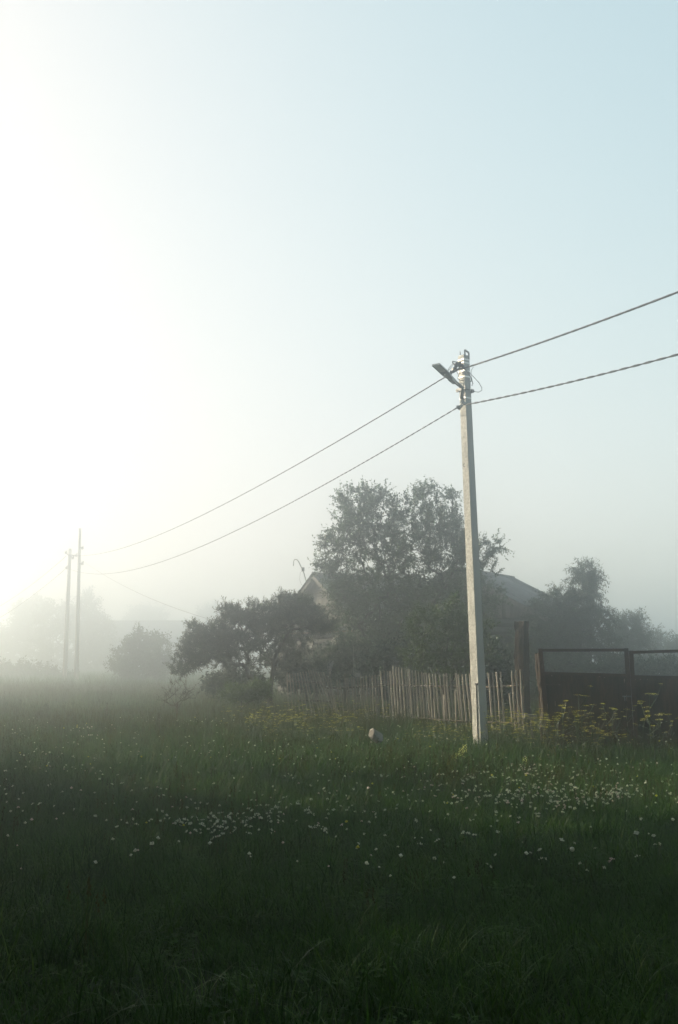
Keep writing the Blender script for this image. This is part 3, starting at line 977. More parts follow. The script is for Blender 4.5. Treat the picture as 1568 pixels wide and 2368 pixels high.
# the house with the boarded gable
ap = P(738, 1326, 44)
TH = math.radians(33)
HALF, EAVE = 3.7, P(738, 1461, 44).z
house, hf, hs = gable_building('wooden_house', 'weathered wooden house with a grey boarded gable behind the big tree', 'house',
                               (ap.x, ap.y), TH, HALF, 8.2, EAVE, ap.z - 0.1)
mb = MB()
mb.bar(hf(-0.12, -HALF - 0.1, EAVE - 0.02), hf(-0.12, HALF + 0.1, EAVE - 0.02), 0.20, 0.05)
mb.build('trim_board', M['trim_red'], house)
mb = MB()
corrugated(mb, lambda a_, b_, z_: hf(b_, a_, z_), -HALF - 0.1, HALF + 0.1, -0.05, EAVE + 0.16, -0.42, EAVE + 0.03, wave=0.16)
mb.build('skirt_roof', M['slate'], house)


def window(root, f, b, z, w, h, face=-0.16):
    wd = MB()
    for (bb, zz, ww, hh) in ((b - w / 2, z, 0.11, h + 0.2), (b + w / 2, z, 0.11, h + 0.2), (b, z + h / 2, w, 0.11), (b, z - h / 2, w, 0.13)):
        wd.hexa([f(face, bb - ww / 2, zz - hh / 2), f(face + 0.05, bb - ww / 2, zz - hh / 2), f(face + 0.05, bb + ww / 2, zz - hh / 2), f(face, bb + ww / 2, zz - hh / 2),
                 f(face, bb - ww / 2, zz + hh / 2), f(face + 0.05, bb - ww / 2, zz + hh / 2), f(face + 0.05, bb + ww / 2, zz + hh / 2), f(face, bb + ww / 2, zz + hh / 2)])
    wd.hexa([f(face - 0.03, b - w / 2 - 0.15, z + h / 2 + 0.06), f(face + 0.05, b - w / 2 - 0.15, z + h / 2 + 0.06), f(face + 0.05, b + w / 2 + 0.15, z + h / 2 + 0.06), f(face - 0.03, b + w / 2 + 0.15, z + h / 2 + 0.06),
             f(face - 0.03, b - w / 6, z + h / 2 + 0.3), f(face + 0.05, b - w / 6, z + h / 2 + 0.3), f(face + 0.05, b + w / 6, z + h / 2 + 0.3), f(face - 0.03, b + w / 6, z + h / 2 + 0.3)])
    fr = wd.build('window', M['old_white'], root)
    for sx in (-1, 1):
        for k in range(3):
            pn = MB()
            c0, c1 = (b - w / 2 + 0.06, b - 0.02) if sx < 0 else (b + 0.02, b + w / 2 - 0.06)
            z0 = z - h / 2 + 0.07 + k * (h - 0.14) / 3
            z1 = z0 + (h - 0.14) / 3 - 0.03
            pn.hexa([f(face + 0.03, c0, z0), f(face + 0.04, c0, z0), f(face + 0.04, c1, z0), f(face + 0.03, c1, z0),
                     f(face + 0.03, c0, z1), f(face + 0.04, c0, z1), f(face + 0.04, c1, z1), f(face + 0.03, c1, z1)])
            p_ = pn.build('pane', M['glass'], fr)
            p_.matrix_parent_inverse = Matrix.Identity(4)
            p_.location = (0, 0, 0)
    return fr


def reparent_local(o):
    """meshes are written in place coordinates; children of a part need no extra offset"""
    return o


window(house, hf, -0.7, 1.9, 0.65, 1.05)
window(house, hf, 1.7, 1.9, 0.65, 1.05)
lv = MB()                                     # louvred opening in the gable
for k in range(6):
    z = P(731, 1364, 43.2).z + 0.32 - k * 0.12
    lv.box(hf(-0.06, 0.15, z), (0.05, 0.05, 0.03))
    lv.bar(hf(-0.075, -0.05, z), hf(-0.075, 0.42, z), 0.04, 0.035)
lv.build('louvre', M['old_white'], house)
ms = MB()                                     # bent mast on the roof edge
mpts = [P(710, 1350, 44.1), P(703, 1325, 44.1), P(694, 1305, 44.1), P(690, 1297, 44.1), P(686.5, 1293.5, 44.1), P(682, 1293, 44.1), P(679.5, 1296, 44.1), P(678.5, 1308, 44.1)]
ms.tube(mpts, 0.02, 6)
ms.box(P(701, 1316, 44), (0.12, 0.12, 0.16))
ms.build('mast', M['steel'], house, smooth=True)
ms = MB()
ms.tube([P(700, 1318, 44.1), P(694.5, 1324, 44.1), P(693, 1340, 44.1), P(697, 1351, 44.1), P(704, 1356, 44.1)], 0.006, 4)
ms.build('mast_wire', M['cable'], house)

# the slate-roofed barn on the right
bp = P(1180, 1334, 44)
TB = math.radians(57)
rB = Vector((math.cos(TB), math.sin(TB), 0))
LB = 5.4
eaveB = 3.3
b_origin = Vector((bp.x, bp.y, 0)) - rB * LB
barn, bf, bs_ = gable_building('slate_barn', 'dark wooden outbuilding with a grey corrugated slate roof right of the pole', 'outbuilding',
                               (b_origin.x, b_origin.y), TB, 3.7, LB, eaveB, bp.z - 0.1, sheet_w=0.95)

# lean-to corner of corrugated slate under the big tree
so_ = empty('lean_to', tuple(P(748, 1600, 33).xy) + (0,), 'small pale corrugated lean-to roof behind the leaning fence end', 'shelter')
c0 = P(748, 1536, 33)
ff = frame_at((c0.x, c0.y), math.radians(-8))
for k in range(2):
    mb = MB()
    corrugated(mb, ff, -0.28 + k * 0.3, 0.02 + k * 0.3, -0.25, c0.z + 0.16, 0.35, c0.z - 0.14 - 0.05 * k, wave=0.075, amp=0.014)
    mb.build('roof_sheet', M['slate'], so_)
mb = MB()
for a_ in (-0.24, 0.26):
    for b_ in (-0.2, 0.3):
        mb.bar(ff(a_, b_, -0.05), ff(a_, b_, c0.z - 0.1), 0.07, 0.07)
mb.build('post', M['wood_grey'], so_)
# upright and flat white strips standing in for bright fog seen through gaps
wp = MB()
wp.bar(Vector((*P(817.5, 1560, 30).xy, -0.1)), P(817.5, 1494, 30), 0.024, 0.024)
o = wp.build('fog_gap_strip', M['old_white'])
tag(o, 'thin white strip standing in for bright fog through dark leaves left of the fence peak', 'post')
wp = MB()
q = P(827, 1560, 24.66)
wp.box(q, (0.16, 0.025, 0.11))
o = wp.build('fog_gap_bar', M['old_white'])
tag(o, 'small white strip standing in for bright fog behind the picket tips of the sagging fence stretch', 'board')

# long misty barn far left
FB = 155
fb0, fb1 = P(232, 1434, FB), P(480, 1434, FB)
fb = empty('far_barn', (fb0.x, fb0.y, 0), 'long low barn with a flat roofline fading into the mist', 'barn')
mb = MB()
mb.hexa([(fb0.x, FB - 4, 0), (fb1.x, FB - 4, 0), (fb1.x, FB + 4, 0), (fb0.x, FB + 4, 0), (fb0.x, FB - 4, 4.6), (fb1.x, FB - 4, 4.6), (fb1.x, FB + 4, 4.6), (fb0.x, FB + 4, 4.6)])
mb.build('wall', M['board'], fb)
mb = MB()
mb.hexa([(fb0.x - .4, FB - 4.6, 4.5), (fb1.x + .4, FB - 4.6, 4.5), (fb1.x + .4, FB + 4.6, 4.5), (fb0.x - .4, FB + 4.6, 4.5),
         (fb0.x - .4, FB - .2, fb0.z), (fb1.x + .4, FB - .2, fb0.z), (fb1.x + .4, FB + .2, fb0.z), (fb0.x - .4, FB + .2, fb0.z)])
mb.build('roof', M['slate'], fb)


# ------------------------------------------------------------------ concrete pole with street lamp
PY = 19.0
foot = P(1113, 1736, PY)
foot.z = G(foot.x, foot.y)
top = P(1072, 823, PY)
pole = empty('utility_pole', tuple(foot), 'tall pale concrete pole with a street lamp in front of the fence', 'pole')
ROTP = math.radians(36)
axis = (top - foot)


def pole_pt(t, lx, ly):
    """point on the pole: t = 0..1 up the axis, lx/ly in the pole's own section (-1..1)"""
    s = 0.102 + (0.078 - 0.102) * t
    c = foot + axis * t
    x_, y_ = lx * s, ly * s
    return c + Vector((x_ * math.cos(ROTP) - y_ * math.sin(ROTP), x_ * math.sin(ROTP) + y_ * math.cos(ROTP), 0))


def pole_t(v):                                # height fraction at picture row v
    return (1736 - v) / (1736 - 823)


# the left face (section -x... ) is rough cast, with sunlight painted in as lighter concrete; the rest is smooth from the mould
nseg = 90
rows = []
for i in range(nseg + 1):
    t = -0.03 + 1.03 * i / nseg
    ring = []
    for (lx, ly) in ((-1, -1), (-0.35, -1), (0.35, -1), (1, -1), (1, 1), (-1, 1)):
        ring.append((lx, ly))
    rows.append((t, ring))
V, F = [], []
for t, ring in rows:
    e = random.gauss(0, 0.022)
    e2 = random.gauss(0, 0.03)
    for k, (lx, ly) in enumerate(((-1.0, 1.0), (-1.0 + random.gauss(0, .02), 0.45), (-1.0 + random.gauss(0, .02), -0.35), (-1.0 + abs(e2) * .6, -1.0 + e), (0.97, -1.0), (1.0, -0.97), (1.0, 0.97), (0.97, 1.0))):
        V.append(pole_pt(t, lx, ly))
nr = 8
for i in range(nseg):
    for k in range(nr):
        F.append((i * nr + k, i * nr + (k + 1) % nr, (i + 1) * nr + (k + 1) % nr, (i + 1) * nr + k))
F.append(tuple(nseg * nr + k for k in range(nr)))
me = bpy.data.meshes.new('shaft')
me.from_pydata([tuple(v) for v in V], [], F)
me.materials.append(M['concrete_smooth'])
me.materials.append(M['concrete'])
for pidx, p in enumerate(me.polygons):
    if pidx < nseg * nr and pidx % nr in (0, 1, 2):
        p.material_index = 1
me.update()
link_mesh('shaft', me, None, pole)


def strap(v, w=0.03, prt=1.05):
    t = pole_t(v)
    dz = w / axis.length / 2
    mb = MB()
    c = [(-1, -1), (1, -1), (1, 1), (-1, 1)]
    outer = [pole_pt(t - dz, a_ * prt, b_ * prt) for a_, b_ in c] + [pole_pt(t + dz, a_ * prt, b_ * prt) for a_, b_ in c]
    mb.hexa(outer)
    return mb


for v_ in (834, 842, 862, 875.5, 927):
    strap(v_).build('strap', M['strap'], pole)
strap(907, 0.022, 1.06).build('strap', M['steel'], pole)
mb = MB()                                      # lifting loop on top
lp = [pole_pt(1.0, 0.4, -0.95), pole_pt(1.015, 0.4, -0.95) + Vector((0, 0, 0.05)), pole_pt(1.015, 0.75, 0.6) + Vector((0, 0, 0.02)), pole_pt(1.0, 0.75, 0.6)]
lp = [pole_pt(0.995, -0.5, -0.98), pole_pt(1.0, -0.5, -0.98) + Vector((0, 0, 0.10)), pole_pt(1.0, 0.85, -0.98) + Vector((0, 0, 0.06)), pole_pt(0.99, 0.85, -0.98)]
for a_, b_ in zip(lp[:-1], lp[1:]):
    mb.bar(a_, b_, 0.022, 0.03)
mb.build('lifting_loop', M['steel'], pole)
mb = MB()
mb.tube([pole_pt(0.99, -0.8, 0.4), pole_pt(1.0, -0.8, 0.4) + Vector((0, 0, 0.09))], 0.009, 5)
mb.build('rod', M['steel'], pole)
# dark plate between the straps, staples
mb = MB()
t1, t2 = pole_t(874), pole_t(863)
mb.hexa([pole_pt(t1, -1.08, -0.8), pole_pt(t1, -1.0, -0.8), pole_pt(t1, -1.0, 0.7), pole_pt(t1, -1.08, 0.7),
         pole_pt(t2, -1.08, -0.8), pole_pt(t2, -1.0, -0.8), pole_pt(t2, -1.0, 0.7), pole_pt(t2, -1.08, 0.7)])
mb.build('plate', M['steel'], pole)


def staple(v, w=0.06, h=0.055):
    t = pole_t(v)
    n_ = (pole_pt(t, -2, 0) - pole_pt(t, -1, 0)).normalized()
    sd = (pole_pt(t, -1, -1) - pole_pt(t, -1, 1)).normalized()
    c = pole_pt(t, -1.06, 0) + n_ * 0.015
    mb = MB()
    pts = []
    for k in range(9):
        a_ = math.radians(70 + k * 29)
        pts.append(c + sd * math.cos(a_) * w / 2 + Vector((0, 0, 1)) * math.sin(a_) * h / 2 + n_ * 0.01)
    mb.tube(pts, 0.007, 5)
    mb.build('staple', M['black_plastic'], pole, smooth=True)


staple(1088)
staple(866)
# angle-iron bracket clamped round the pole
mb = MB()
t = pole_t(906)
L_ = pole_pt(t, -1.25, 0)
sd = (pole_pt(t, -1, -1) - pole_pt(t, -1, 1)).normalized()
n_ = (pole_pt(t, -2, 0) - pole_pt(t, -1, 0)).normalized()
ctr = pole_pt(t, -1.18, 0)
mb.bar(ctr - sd * 0.14, ctr + sd * 0.13, 0.05, 0.06)
ctr2 = pole_pt(t, 1.18, 0) + Vector((0, 0, -0.03))
mb.bar(ctr2 - sd * 0.13, ctr2 + sd * 0.13, 0.05, 0.06)
for s_ in (-0.11, 0.11):
    mb.tube([ctr + sd * s_ + n_ * 0.05, ctr2 + sd * s_ - n_ * 0.07], 0.007, 5)
mb.build('bracket', M['steel'], pole)
# small fuse box on the far right side
mb = MB()
t1, t2 = pole_t(881), pole_t(855)
c1, c2 = pole_pt(t1, 1.0, 0.95), pole_pt(t2, 1.0, 0.95)
out_ = Vector((math.cos(ROTP + 0.9), math.sin(ROTP + 0.9), 0))
rr = Matrix.Rotation(ROTP, 3, 'Z')
mb.box((c1 + c2) / 2 + Vector((0.05, 0.03, 0)), (0.11, 0.10, (c2 - c1).length), rr)
o = mb.build('fuse_box', M['plastic_grey'], pole, bevel=0.015)
mb = MB()
mb.box(c1 + Vector((0.055, 0.02, 0.02)), (0.13, 0.12, 0.06), rr)
mb.build('box_cover', M['plastic_grey'], pole, bevel=0.012)
# clamp cluster where the upper cable is held
mb = MB()
for (u_, v_, s_) in ((1062, 840, .05), (1055, 843, .055), (1053.5, 849, .06), (1049, 854, .05), (1043, 861, .055), (1063, 846, .05), (1069, 845, .05)):
    mb.box(P(u_, v_, PY - 0.18), (s_, s_ * 1.3, s_ * 1.2), Euler((random.uniform(-.5, .5), random.uniform(-.6, .6), random.uniform(-.6, .6))).to_matrix())
mb.tube([P(1071, 846, PY - 0.1), P(1062, 843, PY - 0.15), P(1053, 851, PY - 0.2), P(1043, 862, PY - 0.25)], 0.016, 6)
mb.tube([P(1066, 837, PY - 0.1), P(1056, 837, PY - 0.18), P(1048, 835, PY - 0.25)], 0.009, 5)
mb.tube([P(1047, 835, PY - 0.25), P(1047, 840, PY - 0.25)], 0.014, 5)
mb.build('anchor_clamp', M['black_plastic'], pole)
mb = MB()
for (u_, v_, s_) in ((1069, 929, .06), (1073, 933, .05), (1066, 938, .05), (1059, 941, .055), (1062, 943, .05), (1071, 923, .05)):
    mb.box(P(u_, v_, PY - 0.16), (s_, s_, s_), Euler((random.uniform(-.5, .5), random.uniform(-.6, .6), random.uniform(-.6, .6))).to_matrix())
mb.tube([P(1072, 926, PY - 0.12), P(1066, 936, PY - 0.17), P(1057, 942, PY - 0.2)], 0.012, 6)
mb.build('anchor_clamp', M['lamp_grey'], pole)
# loose wires
for nm_pts, r_ in (
        ([(1075, 852), (1092, 868), (1107, 884), (1114, 896), (1114, 902), (1107, 906.5), (1096, 905), (1090, 899)], 0.006),
        ([(1075, 854), (1083, 863), (1090, 875), (1093, 886), (1092, 892), (1090, 890)], 0.006),
        ([(1095, 848), (1090, 855), (1089, 868), (1094, 888)], 0.005),
        ([(1054, 855), (1060, 866), (1059, 876), (1064, 879), (1072, 880)], 0.006),
        ([(1034, 858), (1042, 846), (1049, 840)], 0.005), ([(1036, 858), (1047, 845), (1051, 838)], 0.005),
        ([(1072, 866), (1073, 880), (1072, 890), (1073, 895)], 0.005)):
    mb = MB()
    pts = [P(q[0], q[1], PY - 0.19 + 0.02 * (i % 2)) for i, q in enumerate(nm_pts)]
    mb.tube(pts, r_, 5)
    mb.build('wire', M['cable'], pole, smooth=True)
# earthing rod down the foot
mb = MB()
g0 = [pole_pt(pole_t(v_), -1.05, lx) for v_, lx in ((1590, -0.5), (1640, -0.42), (1690, -0.35), (1742, -0.35))]
mb.tube(g0, 0.008, 5)
c = pole_pt(pole_t(1589), -1.1, -0.7)
mb.box(c, (0.05, 0.05, 0.035), rr)
mb.build('earth_rod', M['black_plastic'], pole)
# lamp
lamp_root_pt = P(1069, 890, PY - 0.19)
neck = P(1070, 897, PY - 0.19)
tail = P(1067.5, 922, PY - 0.19)
lamp_tip = P(1008, 843, PY - 1.1)
lamp_in = P(1040, 873, PY - 0.62)
mb = MB()
mb.tube([tail, neck, neck.lerp(lamp_in, 0.12), lamp_in.lerp(neck, 0.1)], [0.034, 0.034, 0.034, 0.034], 10)
arm = mb.build('street_lamp', M['steel'], pole, smooth=True)
d = (lamp_tip - lamp_in).normalized()
sdv = d.cross(Vector((0, 0, 1))).normalized()
upv = sdv.cross(d)
mb = MB()


def lampbox(mb, a, b, w0, w1, z0, z1):
    mb.hexa([a - sdv * w0 + upv * z0, a + sdv * w0 + upv * z0, b + sdv * w1 + upv * z0, b - sdv * w1 + upv * z0,
             a - sdv * w0 * .9 + upv * z1, a + sdv * w0 * .9 + upv * z1, b + sdv * w1 * .9 + upv * z1, b - sdv * w1 * .9 + upv * z1])


a_, b_ = lamp_in, lamp_tip
lampbox(mb, a_ + d * 0.12, b_, 0.085, 0.085, -0.012, 0.022)
lampbox(mb, a_ - d * 0.02, a_ + d * 0.13, 0.05, 0.075, -0.02, 0.032)
lampbox(mb, a_ - d * 0.22, a_ - d * 0.015, 0.038, 0.05, -0.035, 0.036)
head = mb.build('lamp_head', M['lamp_grey'], arm)
mb = MB()
lampbox(mb, a_ + d * 0.30, b_ - d * 0.03, 0.066, 0.066, -0.02, -0.008)
mb.build('lamp_lens', M['lamp_lens'], arm)
mb = MB()
mb.tube([a_ + d * 0.2 - upv * 0.022, a_ + d * 0.2 - upv * 0.04], 0.022, 8)
mb.build('sensor', M['strap'], arm)

# ------------------------------------------------------------------ far poles
FY = 60.0


def far_pole(label, u0, v_top, u1, Y, r0, r1, arms, name='far_pole'):
    b = P(u0, 1590, Y)
    b.z = G(b.x, b.y)
    t_ = P(u1, v_top, Y)
    root = empty(name, tuple(b), label, 'pole')
    mb = MB()
    n = 12
    mb.tube([b.lerp(t_, i / n) for i in range(n + 1)], [r0 + (r1 - r0) * i / n for i in range(n + 1)], 10)
    mb.build('shaft', M['pole_weathered'], root, smooth=True)
    for (ua, va, ub, vb) in arms:
        mb = MB()
        mb.bar(P(ua, va, Y - 0.2), P(ub, vb, Y - 0.2), 0.09, 0.09)
        c = P(ub, vb, Y - 0.2)
        mb.box(c, (0.16, 0.14, 0.2))
        mb.box(c + Vector((0.05, 0, 0.14)), (0.08, 0.08, 0.1))
        mb.build('insulator', M['steel'], root)
    return root


far_pole('shorter far pole holding both cables, faint in the mist at left', 149, 1268, 162.5, 82, 0.19, 0.13,
         [(160, 1285, 153, 1278), (162, 1284, 169, 1290), (160, 1283, 176.5, 1284), (156, 1312, 154, 1313)])
far_pole('taller far pole, the right one of the pair fading in the mist', 176, 1221.5, 185.5, 78, 0.18, 0.11,
         [(186, 1265, 191, 1267), (184, 1303, 191, 1303)])


# ------------------------------------------------------------------ cables
def catenary(a, b, sag, n=40):
    return [a.lerp(b, i / n) - Vector((0, 0, sag * 4 * (i / n) * (1 - i / n))) for i in range(n + 1)]


def fit_cable(a, b, u, v, n=60):
    """sag so that the cable passes picture point (u, v)"""
    best = None
    for s in np.linspace(0, 6.0, 241):
        pts = np.array([tuple(p) for p in catenary(a, b, s, 120)])
        y = pts[:, 1] * CP + (pts[:, 2] - CAMZ) * SP
        ok = y > 0.5
        uu = CU + FPX * pts[ok, 0] / y[ok]
        vv = CV - FPX * (-(pts[ok, 1]) * SP + (pts[ok, 2] - CAMZ) * CP) / y[ok]
        k = int(np.argmin(abs(uu - u)))
        e = abs(vv[k] - v)
        if best is None or e < best[0]:
            best = (e, s)
    return catenary(a, b, best[1], n)


def cable(name, label, path, strands, r, twist, group=None, per_seg=5, rs=None):
    mb = MB()
    # resample to a fine path, then wind the strands round it
    fine = []
    L = 0.0
    for p0, p1 in zip(path[:-1], path[1:]):
        for k in range(per_seg):
            fine.append(p0.lerp(p1, k / per_seg))
    fine.append(path[-1])
    dist = [0.0]
    for p0, p1 in zip(fine[:-1], fine[1:]):
        dist.append(dist[-1] + (p1 - p0).length)
    for s in range(strands):
        pts = []
        for p, dd, q in zip(fine, dist, fine[1:] + [fine[-1] * 2 - fine[-2]]):
            t = (q - p).normalized()
            x = t.cross(Vector((0, 0, 1))).normalized()
            y = t.cross(x)
            a_ = dd * 2 * math.pi / twist + s * 2 * math.pi / strands
            off = 0 if strands == 1 else r * 1.05
            pts.append(p + (x * math.cos(a_) + y * math.sin(a_)) * off)
        mb.tube(pts, r, 5)
    o = mb.build(name, M['cable'], None, smooth=True)
    return tag(o, label, 'cable', group)


upA = P(1074, 851, PY - 0.19)
loA = P(1075, 936, PY - 0.19)
dirn = Vector((P(1113, 1500, PY).x - P(155, 1400, 82).x, PY - 82, 0)).normalized()
nx_pole = Vector((foot.x, foot.y, 0)) + dirn * 38
e_up = Vector((nx_pole.x, nx_pole.y, upA.z + 0.3))
e_lo = Vector((nx_pole.x, nx_pole.y, loA.z + 0.2))
cable('power_cable', 'thick twisted upper cable running from the pole top out right', fit_cable(upA, e_up, 1566, 676), 4, 0.0085, 1.1, per_seg=4)
cable('power_cable', 'thin twisted lower cable running from the pole out right', fit_cable(loA, e_lo, 1566, 818), 2, 0.009, 0.55, per_seg=8)
upB = P(1047, 861, PY - 0.25)
loB = P(1058, 942, PY - 0.2)
cable('power_cable', 'upper sagging cable from the concrete pole to the far poles', fit_cable(upB, P(165, 1284, 81.8), 620, 1113), 3, 0.0072, 0.9, per_seg=6)
cable('power_cable', 'lower sagging cable from the concrete pole to the far poles', fit_cable(loB, P(160, 1315, 81.8), 620, 1190), 2, 0.007, 0.55, per_seg=12)
mb = MB()
mb.tube([P(1047, 861, PY - 0.25), P(1060, 853, PY - 0.22), P(1074, 851, PY - 0.19)], 0.02, 6)
o = mb.build('cable_joint', M['cable'], pole)
cable('power_cable', 'faint upper cable leaving the far poles to the left edge', fit_cable(P(154, 1285, 81.8), P(-160, 1450, 130), 60, 1361), 2, 0.013, 1.0)
cable('power_cable', 'faint lower cable leaving the far poles to the left edge', fit_cable(P(154, 1313, 81.8), P(-160, 1480, 130), 90, 1367), 2, 0.013, 1.0)
cable('power_cable', 'faint service cable dropping from the far poles behind the spreading tree', fit_cable(P(191, 1296, 78), P(640, 1468, 46), 330, 1375), 1, 0.008, 1.0)


# ------------------------------------------------------------------ picket fences
def fence(label, pts_, rails, depth_of, wood='wood_grey'):
    """pts_: (u_top, v_top, u_bottom, width factor, raise) ; each picket its own mesh, rails behind"""
    p0 = pts_[len(pts_) // 2]
    base = P(p0[2], 1690, depth_of(p0[2]))
    root = empty('picket_fence', (base.x, base.y, G(base.x, base.y)), label, 'fence')
    for (u, v, ub, wf, z0) in pts_:
        Y = depth_of((u + ub) / 2)
        tpt = P(u, v, Y)
        bpt = P(ub, 1690, Y + random.uniform(-.02, .02))
        bpt.z = z0 if z0 is not None else G(bpt.x, bpt.y) - 0.03
        dv = tpt - bpt
        w = 0.034 * wf * random.uniform(0.93, 1.07)
        d_ = 0.024
        x_ = Vector((1, 0, 0)); y_ = Vector((0, 1, 0))
        V_ = []
        nseg_ = 3
        bowx = random.gauss(0, 0.006)
        ra = random.uniform(-0.25, 0.25)
        x_ = Vector((math.cos(ra), math.sin(ra), 0)); y_ = Vector((-math.sin(ra), math.cos(ra), 0))
        for i in range(nseg_ + 1):
            t = i / nseg_
            c = bpt + dv * t + x_ * bowx * math.sin(t * math.pi)
            ww = w * (1.0 if i < nseg_ else 0.86)
            for sx, sy in ((-1, -1), (1, -1), (1, 1), (-1, 1)):
                V_.append(c + x_ * sx * ww / 2 + y_ * sy * d_ / 2 + (Vector((0, 0, random.uniform(-.012, .012))) if i == nseg_ else Vector()))
        F_ = [(3, 2, 1, 0)]
        for i in range(nseg_):
            for k in range(4):
                F_.append((i * 4 + k, i * 4 + (k + 1) % 4, i * 4 + 4 + (k + 1) % 4, i * 4 + 4 + k))
        F_.append(tuple(nseg_ * 4 + k for k in range(4)))
        mb = MB()
        mb.add(V_, F_)
        mb.build('picket', M[wood], root)
    for (ua, va, ub, vb) in rails:
        mb = MB()
        a0, b0 = P(ua, va, depth_of(ua) + 0.05), P(ub, vb, depth_of(ub) + 0.05)
        n = 6
        mb.tube([a0.lerp(b0, i / n) + Vector((0, 0, random.uniform(-.01, .01))) for i in range(n + 1)], 0.021, 6)
        mb.build('rail', M['wood_pole'], root, smooth=True)
    return root


dR = lambda u: 20.3 + (1210 - u) * 0.0115            # straight right stretch
dL = lambda u: 24.1 + (878 - u) * 0.0105             # older left stretch
right_tops = []
prof = [(880, 1550), (891, 1549.5), (897, 1550), (904, 1550.5), (909, 1540), (921, 1542), (929, 1543.5), (937, 1544), (945, 1546), (952, 1550), (968, 1553), (1001, 1558), (1026, 1557.5), (1085, 1558)]


def prof_v(u):
    for (a_, va), (b_, vb) in zip(prof[:-1], prof[1:]):
        if a_ <= u <= b_:
            return va + (vb - va) * (u - a_) / (b_ - a_)
    return 1557


us = [880, 888, 895.5, 902.5, 909, 915.5, 921.5, 929, 936.5, 942, 947, 953, 961, 967.5, 975, 980.5, 986, 993, 1000, 1007, 1016, 1026, 1032, 1040.5, 1055, 1060, 1069.5, 1077, 1086, 1093]
lean = lambda u: 9 + max(0, (u - 960)) * 0.04
for u in us:
    right_tops.append((u, prof_v(u) + random.uniform(-1, 1), u + lean(u) * random.uniform(.9, 1.1), 1, None))
for u in (1000, 1022, 1049):
    right_tops.append((u + 4, 1603 + random.uniform(-8, 12), u + 8, 0.9, None))
for (u, v) in ((1129.6, 1555.6), (1139, 1555), (1148, 1554), (1157.5, 1553.5), (1178, 1604), (1183.7, 1551), (1193, 1549), (1203.5, 1548)):
    right_tops.append((u, v, u + 11, 1, None))
fence('leaning grey picket fence straight behind the concrete pole', right_tops,
      [(878, 1582, 1100, 1588), (880, 1656, 1100, 1668), (1120, 1588, 1215, 1584), (1120, 1668, 1215, 1672)], dR)
lt = []
u = 664
while u < 752:
    k = (u - 664) / 88
    lt.append((u, 1552 + 3 * math.sin(k * 9) + (2 if k < .5 else 0), u + 6 + 42 * min(1, k * 1.1), 0.85, None))
    u += random.uniform(5.4, 6.6)
fence('collapsing picket fence stretch, slats leaning hard left beside spreading tree', lt,
      [(664, 1575, 752, 1578), (690, 1618, 790, 1622)], dL, 'wood_old')
lt = []
for (u, v, lean_) in ((757, 1562, 26), (764, 1568, 22), (779, 1571, 13), (785, 1571, 14), (799, 1567, 9), (804, 1566, 9), (813, 1565, 9), (819, 1566, 8), (827, 1566, 7), (834, 1563, 7), (840, 1562, 6),
                      (847, 1562, 5), (854, 1561, 5), (861, 1561, 4), (868, 1560, 4), (875, 1561, 3), (850, 1602, 3), (773, 1612, 18)):
    lt.append((u, v + random.uniform(-1, 1), u + lean_, 0.95, None))
lt.append((877, 1602, 867, 1.2, None))
fence('sagging gappy picket fence stretch left of the tallest pickets', lt, [(755, 1590, 880, 1586), (770, 1640, 880, 1644)], dL, 'wood_old')

# ------------------------------------------------------------------ tall weathered post
def rough_post(name, label, cat, u0, u1, v_top, Y, w, dpt, rot, mat_, jag=0.012, lean_top=None, cracks=True):
    a0 = P(u1, 1700, Y); a0.z = G(a0.x, a0.y) - 0.1
    b0 = P(u0, v_top, Y)
    V_, F_ = [], []
    n = 26
    ring = [(-1, -1), (-0.3, -1.0), (-0.2, -0.86), (-0.1, -1.0), (0.9, -1), (1, -0.9), (1, 0.9), (0.9, 1), (-0.9, 1), (-1, 0.9)]
    ring = [(-1, 1), (-1, 0.25), (-0.84, 0.12), (-1, 0.0), (-1, -0.9), (-0.9, -1), (0.9, -1), (1, -0.9), (1, 1)]
    m = len(ring)
    off = [0.0] * m
    for i in range(n + 1):
        t = i / n
        c = a0.lerp(b0, t)
        for k, (lx, ly) in enumerate(ring):
            off[k] = off[k] * 0.75 + random.gauss(0, jag)
            x_, y_ = lx * w / 2 * (1 + off[k] * 4), ly * dpt / 2 * (1 + off[k] * 4)
            z_ = random.uniform(-0.012, 0.012) if i == n else 0
            V_.append(c + Vector((x_ * math.cos(rot) - y_ * math.sin(rot), x_ * math.sin(rot) + y_ * math.cos(rot), z_)))
    for i in range(n):
        for k in range(m):
            F_.append((i * m + k, i * m + (k + 1) % m, (i + 1) * m + (k + 1) % m, (i + 1) * m + k))
    F_.append(tuple(n * m + k for k in range(m)))
    mb = MB()
    mb.add(V_, F_)
    o = mb.build(name, mat_)
    return tag(o, label, cat), a0, b0


rough_post('weathered_post', 'tall cracked squared timber post between picket fence and gate', 'post', 1206.5, 1210, 1437, 20.65, 0.185, 0.21, math.radians(42), M['wood_post'], jag=0.02)
rough_post('gate_post', 'short split wooden post the left gate leaf hangs on', 'post', 1245, 1262, 1511, 18.1, 0.10, 0.12, math.radians(35), M['wood_post'], jag=0.02)
